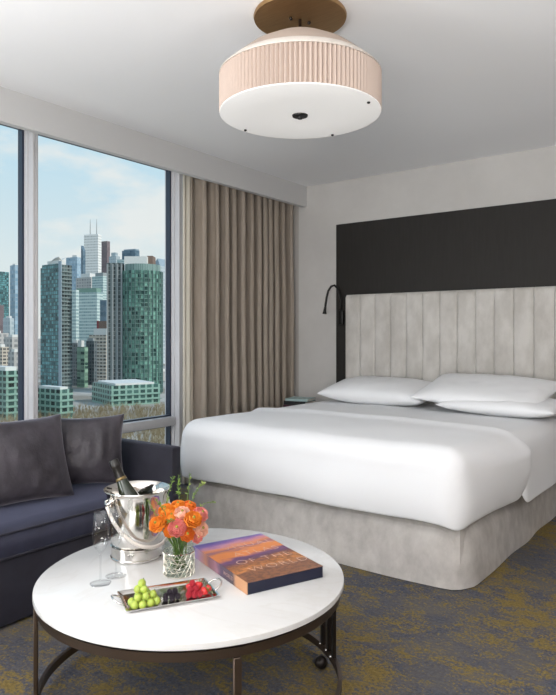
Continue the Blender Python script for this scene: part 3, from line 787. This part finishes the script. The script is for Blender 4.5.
for s in (-1, 1):
    pts = [tp(s*(tw_/2-.002), .034, .011), tp(s*(tw_/2+.014), .032, .020), tp(s*(tw_/2+.026), .018, .027), tp(s*(tw_/2+.029), 0, .029), tp(s*(tw_/2+.026), -.018, .027), tp(s*(tw_/2+.014), -.032, .020), tp(s*(tw_/2-.002), -.034, .011)]
    fine = []
    for k in range(25):
        q = k/24*6; i = min(5, int(q)); f = q-i
        p0, p1, p2, p3 = pts[max(0, i-1)], pts[i], pts[i+1], pts[min(6, i+2)]
        fine.append(.5*((2*p1)+(p2-p0)*f+(2*p0-5*p1+4*p2-p3)*f*f+(3*p1-p0-3*p2+p3)*f**3))
    obj('handle', add_tube(bm_new(), fine, .0032, 8), 'silver', tr, smooth=True)
TB = .0042
def tray_at(px, py, z): 
    p = atz(px, py, TZ+z); v = p-T0; return v.dot(ex_), v.dot(ey_)
gx, gy = tray_at(146, 602, .015)
gr = .0125
gpos = [(-.036, -.012, 0), (-.014, -.020, 0), (.010, -.016, 0), (.030, -.008, 0), (-.040, .012, 0), (-.016, .006, 0), (.010, .010, 0), (.028, .016, 0),
        (-.025, -.006, 1), (-.002, -.008, 1), (.020, .000, 1), (-.018, .017, 1), (.006, .016, 1), (-.006, .003, 2), (-.022, .010, 2), (-.010, .010, 2.9)]
g0 = None
for k, (x, y, l) in enumerate(gpos):
    c = tp(gx+x*1.04, gy+y*1.04, TB+gr+l*.0185+.0004)
    if g0 is None:
        g0 = thing('green_grape', 'green grape in the cluster on the silver tray', 'grape', c, 'green grapes on the tray')
        obj('grape_flesh', add_ball(bm_new(), c, gr, 20, 14, (1, 1, 1.06)), 'grape', g0, smooth=True)
        obj('grape_stalk', add_tube(bm_new(), [c+Vector((.002, .003, gr*.98)), c+Vector((.004, .005, gr+.004))], .0009, 6), 'stem', g0)
    else: dup(g0, c)
bx, by = tray_at(171, 597, .012)
def berry_mesh(c, r, seed, elong=1.15):
    b = bm_new(); rr = random.Random(seed)
    n = 34
    for k in range(n):
        zz = 1-2*(k+.5)/n; a = k*2.39996; q = math.sqrt(1-zz*zz)
        add_ico(b, c+Vector((q*math.cos(a)*r*.80, q*math.sin(a)*r*.80, zz*r*.80*elong)), r*.235, 2)
    add_ico(b, c, r*.75, 2); return b
b0 = None
for x, y, l in ((-.020, -.012, 0), (0, -.014, 0), (.019, -.010, 0), (-.014, .008, 0), (.008, .008, 0), (-.006, -.003, 1), (.012, -.002, 1)):
    c = tp(bx+x, by+y, TB+.0108+l*.014)
    if b0 is None: b0 = tag(obj('blackberry', berry_mesh(c, .0095, 1), 'blackberry', None, c, smooth=True), 'blackberry in the dark heap between the grapes and the red berries', 'blackberry', 'blackberries on the tray')
    else: dup(b0, c)
rx, ry = tray_at(198, 592, .015)
b0 = None
for x, y, l in ((-.034, -.012, 0), (-.017, -.018, 0), (.000, -.020, 0), (-.026, .004, 0), (-.010, .000, 0), (-.027, -.006, 1), (-.010, -.011, 1), (-.018, .002, 2)):
    c = tp(rx+x, ry+y, TB+.0115+l*.0145)
    if b0 is None: b0 = tag(obj('raspberry', berry_mesh(c, .0100, 2), 'raspberry', None, c, smooth=True), 'red raspberry in the heap beside the strawberries on the tray', 'raspberry', 'raspberries on the tray')
    else: dup(b0, c)
def strawberry(x, y, z, dirv, label, r=.0135):
    c = tp(rx+x, ry+y, TB+z); d = (ex_*dirv[0]+ey_*dirv[1]+Vector((0,0,dirv[2]))).normalized(); rot = d.to_track_quat('Z', 'Y').to_matrix()
    t = thing('strawberry', label, 'strawberry', c, 'strawberries on the tray')
    obj('flesh', add_lathe(bm_new(), [(0, -r*1.35), (r*.35, -r*1.2), (r*.75, -r*.5), (r, .15*r), (r*.92, r*.6), (r*.5, r*.82), (0, r*.78)], 20, c, rot), 'strawberry', t, smooth=True)
    b = bm_new()
    for k in range(8):
        a = 2*PI*k/8; w = .35; p = lambda rad, an, zz: b.verts.new(c+rot @ Vector((rad*math.cos(an), rad*math.sin(an), zz)))
        v = [p(.12*r, a, r*.95), p(.55*r, a-w, r*1.0), p(1.15*r, a, r*(.85+.25*(k % 2))), p(.55*r, a+w, r*1.0)]; b.faces.new(v)
    add_tube(b, [c+d*r*.85, c+d*r*1.5], r*.09, 6)
    obj('leaf_cap', b, 'leaf', t)
strawberry(.016, -.012, .0150, (.9, -.25, .55), 'strawberry with its green cap pointing toward the tray handle')
strawberry(.004, .006, .0290, (.3, .3, .9), 'strawberry tilted on the heap, in front of the vase side of the tray')
strawberry(-.020, .020, .0240, (-.2, .35, .9), 'topmost strawberry with an upright green cap next to the blackberries')
strawberry(.034, .004, .0150, (.8, .5, .5), 'strawberry at the end of the fruit beside the atlas', .0115)

# ------------------------------------------------------------------ the atlas
zc = TZ+.039
K0 = atz(196, 545.3, zc); K1 = atz(247.6, 583, zc); K2 = atz(323, 566, zc)
vx = K2-K1; bw_ = vx.length; vx.normalize(); vy = Vector((-vx.y, vx.x, 0)); bd_ = (K0-K1).dot(vy)
KA = K1.copy(); KA = KA+vy*bd_; KA.z = TZ            # the corner between the spine and the top edge
krot = math.atan2(vx.y, vx.x)
def kp(x, y, z): return KA+vx*x-vy*y+Vector((0, 0, z))     # x across, y down the cover
at_ = thing('atlas_book', 'large boxed picture atlas with an orange and violet landscape cover on the table', 'book', KA)
Rk = Matrix.Rotation(krot, 3, 'Z')
def kobj(name, bm, mat, par):
    o = obj(name, bm, mat, par); return o
b = add_box(bm_new(), kp(bw_/2+.001, bd_/2, .0196), (bw_-.003, bd_, .0365), Rk, .001, 1)
kobj('slipcase', b, 'navy_box', at_)
def local_part(name, mat, boxes):
    b = bm_new()
    for a, c in boxes: box_mm(b, a, c)
    me = bpy.data.meshes.new(name); b.to_mesh(me); b.free(); o = bpy.data.objects.new(name, me); COL.objects.link(o)
    me.materials.append(M[mat]); o.parent = at_; o.rotation_euler.z = krot; return o
local_part('front_cover', 'cover', [((0, -bd_, .0378), (bw_, 0, .0392))])
local_part('back_cover', 'navy_box', [((0, -bd_, .0004), (bw_, 0, .0013))])
local_part('spine', 'spine', [((-.0016, -bd_, .0006), (.0, 0, .0392))])
def text(s, size, mx, mat, parent, name, ext=.0002, sx=1.0, space=1.0):
    cu_ = bpy.data.curves.new(name, 'FONT'); cu_.body = s; cu_.size = size; cu_.extrude = ext; cu_.align_x = 'LEFT'; cu_.align_y = 'CENTER'; cu_.space_character = space; cu_.offset = -.026*size
    o = bpy.data.objects.new(name, cu_); COL.objects.link(o); bpy.context.view_layer.update()
    me = bpy.data.meshes.new_from_object(o.evaluated_get(bpy.context.evaluated_depsgraph_get())); COL.objects.unlink(o); bpy.data.objects.remove(o)
    o = bpy.data.objects.new(name, me); COL.objects.link(o); me.materials.clear(); me.materials.append(M[mat]); o.parent = parent
    o.matrix_local = mx @ Matrix.Diagonal((sx, 1, 1, 1)); return o
RK4 = Matrix.Rotation(krot, 4, 'Z')
fs = bd_*.128
for s, x, k in (('VISUAL', .26, 0), ('ATLAS', .27, 1), ('OF', .17, 2), ('THE', .53, 2), ('WORLD', .20, 3)):
    text(s, fs, RK4 @ Matrix.Translation((bw_*x, -bd_*(.22+.185*k), .0395)), 'letter', at_, 'cover_lettering', sx=1.05, space=1.2)
text('WORLD', .019, RK4 @ Matrix.Translation((-.0019, -bd_*.60, .019)) @ Matrix.Rotation(-PI/2, 4, 'Z') @ Matrix.Rotation(PI/2, 4, 'X'), 'letter', at_, 'spine_lettering', space=1.1)

# ------------------------------------------------------------------ the city outside
GZ = -43.0
struct(obj('ground', box_mm(bm_new(), (-7000, -3000, GZ-2), (-60, 7000, GZ)), mottled('distant ground', (.30,.26,.21), (.52,.49,.45), .02, .95, lo=.4, hi=.6)))
def frame_of(c, Z, th):
    p = at(c, HY, Z); a = YAW-math.radians(th)
    return Vector((p.x, p.y, GZ)), a
def building(name, label, l, c, r, ytop, Z, th, mat, roof=None, slabs=None, roofmat=None, group=None, ybase=None):
    o0, a = frame_of(c, Z, th); H = HC-(ytop-HY)/F_PX*Z-GZ
    ct, st = math.cos(math.radians(th)), math.sin(math.radians(th)); kc, kl, kr = ((q-CX)/F_PX for q in (c, l, r))
    wl = Z*(kc-kl)/(ct+kl*st); wr = Z*(kr-kc)/(st-kr*ct) if r > c else 12
    t = thing(name, label, 'building', o0, group); t.rotation_euler.z = a
    def loc(nm, bm, m):
        me = bpy.data.meshes.new(nm); bm.to_mesh(me); bm.free(); q = bpy.data.objects.new(nm, me); COL.objects.link(q)
        me.materials.append(m); q.parent = t; return q
    loc('facade', box_mm(bm_new(), (-wl, 0, 0), (0, wr, H)), mat)
    if slabs:
        b = bm_new(); fh, pr, m = slabs; n = int(H/fh)
        for k in range(1, n): box_mm(b, (-wl-pr, -pr, k*fh), (pr, wr+pr, k*fh+.35))
        loc('floor_slabs', b, m)
    if roof:
        b = bm_new()
        for (x0, x1, y0, y1, h) in roof: box_mm(b, (-wl*x1, wr*y0, H), (-wl*x0, wr*y1, H+h))
        loc('roof_plant', b, roofmat or CITY['pale'])
    return t, loc, wl, wr, H
CITY = {'pale': plain('pale concrete', (.74,.73,.70), .8), 'grey': plain('grey concrete', (.33,.35,.35), .8), 'dkgreen': plain('dark green glass slab', (.12,.20,.19), .5),
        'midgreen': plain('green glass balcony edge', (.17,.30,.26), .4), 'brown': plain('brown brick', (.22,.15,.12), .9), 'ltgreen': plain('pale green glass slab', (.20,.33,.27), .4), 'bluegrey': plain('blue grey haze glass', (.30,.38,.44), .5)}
f_dark = facade('dark teal tower glass', (.07,.12,.125), (.012,.06,.07), (.16,.42,.44), 2.9, 2.6, .24, .20)
f_conc = facade('concrete balcony grid', (.21,.245,.24), (.012,.018,.02), (.12,.18,.18), 2.9, 2.6, .34, .26)
f_round = facade('green curved glass', (.13,.23,.19), (.004,.035,.035), (.25,.50,.40), 3.1, 2.4, .20, .10, radius=15.2)
f_slab = facade('concrete fin grid', (.22,.25,.25), (.02,.03,.035), (.12,.15,.15), 3.1, 3.9, .22, .45)
f_green = facade('green balcony glass', (.27,.43,.36), (.004,.016,.016), (.06,.15,.13), 3.2, 4.4, .36, .30)
f_pgreen = facade('pale green striped glass', (.60,.70,.67), (.26,.38,.39), (.40,.50,.50), 4.2, 3.0, .42, .06)
f_white = facade('white office grid', (.86,.85,.82), (.50,.50,.48), (.62,.62,.60), 8.0, 5.0, .55, .30)
f_purple = facade('plum brown office tower', (.20,.155,.165), (.15,.115,.125), (.24,.18,.19), 8.0, 6.0, .3, .3)
f_blue = facade('blue glass office', (.36,.46,.53), (.20,.33,.44), (.42,.56,.66), 6.0, 5.0, .2, .12)
f_bluedk = facade('dark blue office', (.13,.19,.24), (.06,.12,.17), (.16,.24,.30), 6.0, 5.0, .25, .15)
f_beige = facade('beige concrete frame', (.60,.53,.44), (.08,.08,.08), (.26,.23,.20), 3.2, 4.0, .45, .25)
f_char = facade('charcoal slim tower', (.16,.18,.19), (.02,.035,.04), (.12,.16,.17), 3.0, 3.0, .3, .35)
f_lime = facade('fresh green glass', (.20,.33,.24), (.02,.06,.05), (.34,.52,.38), 3.0, 5.0, .3, .1)
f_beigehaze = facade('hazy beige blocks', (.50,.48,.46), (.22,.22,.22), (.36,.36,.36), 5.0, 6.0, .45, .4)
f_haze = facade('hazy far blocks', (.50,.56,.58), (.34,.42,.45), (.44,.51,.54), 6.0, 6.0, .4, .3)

# two big near towers
t, loc, wl, wr, H = building('condo_tower', 'tall dark teal glass tower with a pale balcony side and curved roof crown', 40.5, 61, 71.5, 266, 500, 38, f_dark)
for k in range(1, int(H/2.9)):
    pass
b = bm_new()
for k in range(1, int(H/2.9)): box_mm(b, (-.2, .3, k*2.9), (1.3, wr*.97, k*2.9+1.05))
loc('balconies', b, plain('grey balcony panel', (.20,.25,.245), .7))
loc('side_facade', box_mm(bm_new(), (.02, wr*.02, 0), (.35, wr, H+1.2)), f_conc)
loc('corner_pier', box_mm(bm_new(), (-2.6, -.5, 0), (.7, .3, H+4)), CITY['bluegrey'])
b = bm_new()
def crown(u, v): return (-wl*(.15+.62*v), wr*(.1+.7*u), H+.2+7.5*(1-(v*1.0)**2)*(.85+.15*math.cos(2*PI*u)))
add_grid(b, crown, 6, 8); bmesh.ops.recalc_face_normals(b, faces=b.faces); q = loc('roof_crown', b, CITY['pale']); solid(q, .6)
loc('crown_wall', box_mm(bm_new(), (-wl*.72, wr*.12, H), (-wl*.16, wr*.75, H+5)), CITY['pale'])
loc('roof_box', box_mm(bm_new(), (-wl*.95, wr*.05, H), (-wl*.15, wr*.1, H+2.4)), f_dark)

RT = at(142, HY, 500); RT.z = GZ; rtR = 15.2; rH = HC-(270-HY)/F_PX*485-GZ
t = thing('round_tower', 'cylindrical green glass tower with a pale concrete fin block on one side', 'building', RT); t.rotation_euler.z = YAW
def rl_(nm, bm, m, smooth=False):
    me = bpy.data.meshes.new(nm); bm.to_mesh(me); bm.free(); q = bpy.data.objects.new(nm, me); COL.objects.link(q); me.materials.append(m); q.parent = t
    if smooth:
        for p in me.polygons: p.use_smooth = True
        me.set_sharp_from_angle(angle=.6)
    return q
rl_('curved_facade', add_lathe(bm_new(), [(0, 0), (rtR, 0), (rtR, rH), (0, rH)], 64), f_round, True)
b = bm_new()
for k in range(1, int(rH/3.1)):
    add_lathe(b, [(rtR, k*3.1-.1), (rtR+.6, k*3.1-.1), (rtR+.6, k*3.1+.25), (rtR, k*3.1+.25)], 64)
rl_('floor_rings', b, CITY['midgreen'], True)
b = bm_new()
for k in range(20):
    a = -PI/2+(k-9.5)*.21
    box = add_box(b, ((rtR+.5)*math.cos(a), (rtR+.5)*math.sin(a), rH/2), (.7, .35, rH), Matrix.Rotation(a, 3, 'Z'))
rl_('glass_fins', b, CITY['dkgreen'])
rl_('roof_drum', add_lathe(bm_new(), [(0, rH), (rtR*.93, rH), (rtR*.93, rH+5), (0, rH+5)], 64), facade('roof drum louvres', (.30,.40,.37), (.10,.17,.16), (.2,.3,.28), 9, 1.6, .1, .3, radius=17), True)
rl_('fin_block', box_mm(bm_new(), (-rtR-9.5, -9, 0), (-rtR+2.0, 10, rH+6)), f_slab)
b = bm_new()
for x in (-rtR-9.5, -rtR-5.6, -rtR-2.0, -rtR+1.2): box_mm(b, (x, -9.8, 0), (x+1.1, -9, rH+5))
rl_('concrete_piers', b, CITY['grey'])
rl_('roof_plant', box_mm(bm_new(), (-rtR+3.6, -9, rH), (5.5, 8, rH+11)), CITY['pale'])
rl_('roof_core', box_mm(bm_new(), (4.6, -4, rH+5), (9, 8, rH+12)), CITY['brown'])

building('podium_block', 'low green glass block with balconies in front of the round tower', 92, 111.5, 160, 386, 400, 56, f_green, [(.05,.95,.1,.9,1.2)], (3.2, .9, CITY['ltgreen']), CITY['pale'])
building('low_block', 'low green balcony block at the foot of the dark teal tower', 34, 60, 73, 390, 335, 35, f_green, [(.1,.9,.2,.8,1.2)], (3.2, .7, CITY['ltgreen']), CITY['pale'])
building('low_block', 'green balcony block behind the window mullion in the narrow pane', -14, 6, 20, 371, 335, 40, f_green, [(.1,.9,.1,.9,2.0)], (3.2, .7, CITY['ltgreen']), CITY['pale'])
building('slim_tower', 'slim charcoal tower beside the dark teal tower', 71, 77, 82, 343, 560, 40, f_char, [(.2,.9,.2,.8,2.5)])
building('slim_tower', 'slim fresh green glass tower with a white roof box', 77, 84.5, 88, 347, 545, 30, f_lime, [(.45,.95,.1,.9,5.5)])
building('slim_tower', 'charcoal ribbed tower with a dark cap in front of the beige building', 86, 94, 97, 341, 570, 25, f_char, [(.2,.9,.2,.8,2.5)], None, CITY['grey'])
t, loc, wl, wr, H = building('concrete_tower', 'beige concrete building topped by a dark red rooftop box', 89, 106, 110, 335, 600, 22, f_beige, [(.0,.75,.1,.9,6)], (3.2, .5, CITY['pale']), CITY['pale'])
loc('red_roof_box', box_mm(bm_new(), (-wl*.55, wr*.2, H+6), (-wl*.02, wr*.8, H+13)), CITY['brown'])
loc('red_box_corner', box_mm(bm_new(), (-wl*.58, wr*.15, H+5.9), (-wl*.48, wr*.22, H+13.4)), plain('dark red panel', (.25,.04,.05), .7))
building('striped_tower', 'broad pale green tower with horizontal white stripes at the centre of the skyline', 75, 97, 103, 292, 850, 20, f_pgreen, [(.05,.95,.1,.9,5.5)], None, CITY['ltgreen'])
building('office_block', 'pale office block rising directly behind the striped tower', 76, 91, 100, 277, 1100, 30, f_beigehaze, [(.2,.8,.2,.8,7)])
building('office_block', 'grey green office block peeping out beside the striped tower', 92, 103, 109, 276, 1050, 30, f_pgreen, [(.1,.8,.2,.8,6)], None, CITY['grey'])
building('office_block', 'bluish block in the gap beside the striped tower', 100, 106, 110, 300, 780, 30, f_bluedk)
building('office_block', 'pale teal block in the gap next to the dark teal tower', 70, 76, 79, 290, 780, 30, f_pgreen)
t, loc, wl, wr, H = building('white_skyscraper', 'tallest white office skyscraper with two thin roof masts', 84, 98, 101.5, 234, 1900, 18, f_white)
for x in (.68, .22):
    loc('roof_mast', add_tube(bm_new(), [(-wl*x, wr*.5, H), (-wl*x, wr*.5, H+24), (-wl*x, wr*.5, H+46)], [1.4, 1.0, .5], 8), CITY['grey'])
building('plum_skyscraper', 'plum brown slab skyscraper next to the white one', 101.5, 107, 110, 241, 2050, 30, f_purple)
building('blue_tower', 'blue glass tower with a flat roof on the sofa side of the white skyscraper', 66, 77, 81, 257, 1500, 25, f_blue, [(.1,.5,.2,.8,5)])
t, loc, wl, wr, H = building('blue_tower', 'narrow blue spire tower touching the white skyscraper', 81, 83, 85.5, 251, 1700, 40, f_bluedk)
b = bm_new(); v = [b.verts.new(q) for q in ((-wl, 0, H), (0, 0, H), (0, wr, H), (-wl, wr, H), (-wl, 0, H+15), (-wl, wr, H+15))]
for f in ((0, 1, 4), (1, 2, 5, 4), (2, 3, 5), (3, 0, 4, 5)): b.faces.new([v[k] for k in f])
loc('sloped_roof', b, f_bluedk)
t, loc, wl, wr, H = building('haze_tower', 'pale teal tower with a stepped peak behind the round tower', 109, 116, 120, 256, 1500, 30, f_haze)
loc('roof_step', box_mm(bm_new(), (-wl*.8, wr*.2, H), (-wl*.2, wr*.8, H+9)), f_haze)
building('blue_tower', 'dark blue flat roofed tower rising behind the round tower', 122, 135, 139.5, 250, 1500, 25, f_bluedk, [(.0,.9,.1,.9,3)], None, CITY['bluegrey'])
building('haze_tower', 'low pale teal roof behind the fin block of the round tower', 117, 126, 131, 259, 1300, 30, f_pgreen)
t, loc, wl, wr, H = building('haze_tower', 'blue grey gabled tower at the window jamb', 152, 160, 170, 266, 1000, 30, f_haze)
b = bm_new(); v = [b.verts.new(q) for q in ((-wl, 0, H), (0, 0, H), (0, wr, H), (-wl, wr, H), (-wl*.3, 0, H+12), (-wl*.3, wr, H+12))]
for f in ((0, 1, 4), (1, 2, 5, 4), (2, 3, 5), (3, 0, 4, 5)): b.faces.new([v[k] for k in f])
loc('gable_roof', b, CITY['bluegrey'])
# the strip seen in the narrow pane and between frame and curtain
FB = [(-30, -6, 9, 271, 900, f_dark, 'teal tower at the edge of the narrow pane'), (10, 15, 20, 265, 1000, f_blue, 'pale blue tower hugging the mullion in the narrow pane'),
      (-16, -2, 4, 305, 800, f_purple, 'plum brick block in the narrow pane'), (3, 10, 14, 318, 760, f_haze, 'hazy grey block low in the narrow pane'),
      (-30, -4, 9, 333, 700, f_beigehaze, 'long low beige block in the narrow pane, upper row'), (4, 12, 22, 337, 640, f_beigehaze, 'small low beige block beside the mullion'),
      (-10, 2, 9, 347, 600, f_beige, 'low concrete frame block in the middle of the narrow pane'), (8, 14, 22, 352, 560, f_beigehaze, 'low pale shed right above the green balcony block'),
      (172, 181, 190, 300, 900, f_haze, 'hazy tower seen through the slit beside the curtain'), (174, 181, 188, 345, 600, f_beige, 'beige block low in the slit beside the curtain'),
      (150, 158, 172, 372, 620, f_beigehaze, 'low pale block between the round tower and the jamb')]
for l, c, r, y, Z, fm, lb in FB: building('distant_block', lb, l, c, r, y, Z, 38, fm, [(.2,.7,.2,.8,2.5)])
for k in range(9):
    px = -40+k*30+rnd.uniform(-4, 4)
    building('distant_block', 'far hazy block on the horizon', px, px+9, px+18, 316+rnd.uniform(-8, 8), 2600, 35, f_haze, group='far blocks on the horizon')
# bare winter trees below
b = bm_new()
for k in range(2600):
    Z = rnd.uniform(165, 385); px = rnd.uniform(-10, 195); p = at(px, HY, Z); h = rnd.uniform(3, 7)
    for q in range(9):
        a = rnd.uniform(0, 2*PI); sp = rnd.uniform(.2, .45)*h; base = Vector((p.x, p.y, GZ+(0 if q == 0 else h*.25))); top = Vector((p.x+sp*math.cos(a)*(q > 0), p.y+sp*math.sin(a)*(q > 0), GZ+h*rnd.uniform(.7, 1)))
        w = .14 if q == 0 else .09
        v = [b.verts.new(base+Vector((w*math.cos(x), w*math.sin(x), 0))) for x in (0, 2.1, 4.2)]; tpv = b.verts.new(top)
        for i in range(3): b.faces.new((v[i], v[(i+1) % 3], tpv))
o = obj('bare_trees', b, mottled('bare twigs', (.25,.18,.095), (.50,.40,.24), .3, .95), None, (-300, 250, GZ))
o['kind'] = 'stuff'; tag(o, 'bare straw coloured winter trees on the ground below the towers', 'trees')

# ------------------------------------------------------------------ sky and light
w = bpy.data.worlds.new('sky'); sc.world = w; w.use_nodes = True; nt = w.node_tree; nt.nodes.clear()
def wn(t, **k):
    x = nt.nodes.new(t)
    for a, b_ in k.items(): setattr(x, a, b_)
    return x
tc = wn('ShaderNodeTexCoord'); sp = wn('ShaderNodeSeparateXYZ'); nt.links.new(tc.outputs['Generated'], sp.inputs[0])
rp = wn('ShaderNodeValToRGB'); nt.links.new(sp.outputs['Z'], rp.inputs[0])
e = rp.color_ramp.elements
while len(e) < 4: e.new(.5)
for k, (p, c) in zip(e, [(0, lin((226, 229, 226))), (.10, lin((219, 230, 232))), (.30, lin((184, 220, 238))), (1, lin((110, 165, 215)))]): k.position = p; k.color = (*c, 1)
mp = wn('ShaderNodeMapping'); mp.inputs['Scale'].default_value = (1, 1, 2.6); nt.links.new(tc.outputs['Generated'], mp.inputs[0])
nz = wn('ShaderNodeTexNoise'); nz.inputs['Scale'].default_value = 5.5; nz.inputs['Detail'].default_value = 5; nz.inputs['Roughness'].default_value = .55; nt.links.new(mp.outputs[0], nz.inputs['Vector'])
cr = wn('ShaderNodeValToRGB'); nt.links.new(nz.outputs['Fac'], cr.inputs[0]); cr.color_ramp.elements[0].position = .51; cr.color_ramp.elements[1].position = .66
mx = wn('ShaderNodeMix', data_type='RGBA'); mm = wn('ShaderNodeMath', operation='MULTIPLY'); mm.inputs[1].default_value = .7
nt.links.new(cr.outputs[0], mm.inputs[0]); nt.links.new(mm.outputs[0], mx.inputs[0]); nt.links.new(rp.outputs[0], mx.inputs[6]); mx.inputs[7].default_value = (*lin((240, 238, 234)), 1)
bg = wn('ShaderNodeBackground'); bg.inputs[1].default_value = 1.0; nt.links.new(mx.outputs[2], bg.inputs[0])
wo = wn('ShaderNodeOutputWorld'); nt.links.new(bg.outputs[0], wo.inputs[0])

def light(name, kind, loc, energy, color=(1,1,1), size=None, size_y=None, aim=None, **kw):
    d = bpy.data.lights.new(name, kind); d.energy = energy; d.color = color
    o = bpy.data.objects.new(name, d); COL.objects.link(o); o.location = loc
    if kind == 'AREA':
        d.shape = 'RECTANGLE'; d.size = size; d.size_y = size_y or size
    for k, v in kw.items(): setattr(d, k, v)
    if aim is not None: o.rotation_euler = (Vector(aim)).to_track_quat('-Z', 'Y').to_euler()
    return o
sd = -R2*.82+F2*.36
light('sun', 'SUN', (0, 0, 80), 2.3, (1, .95, .88), aim=(sd.x, sd.y, -.62), angle=.02)
light('daylight_fill', 'AREA', (-3.3, -2.6, 1.75), 170, (.94, .97, 1), 2.2, 3.6, aim=(1, .45, 0))  # added area lamp inside the room, out of view, boosting the window light
light('ceiling_fill', 'AREA', (.7, -3.0, 1.0), 330, (1, .985, .97), 2.6, 1.6, aim=(-.22, .50, 1), spread=math.radians(150))  # added unseen fill behind the camera, no real fixture, lifts the ceiling
light('low_ceiling_fill', 'AREA', (1.6, .9, .35), 50, (1, .985, .97), .5, .5, aim=(-.12, .22, 1), spread=math.radians(112))  # added unseen fill beside the camera, brightens the ceiling only
light('low_ceiling_fill', 'AREA', (-2.4, -.5, .35), 42, (1, .985, .97), .5, .5, aim=(.05, .12, 1), spread=math.radians(106))  # second added fill near the window side, also for the ceiling
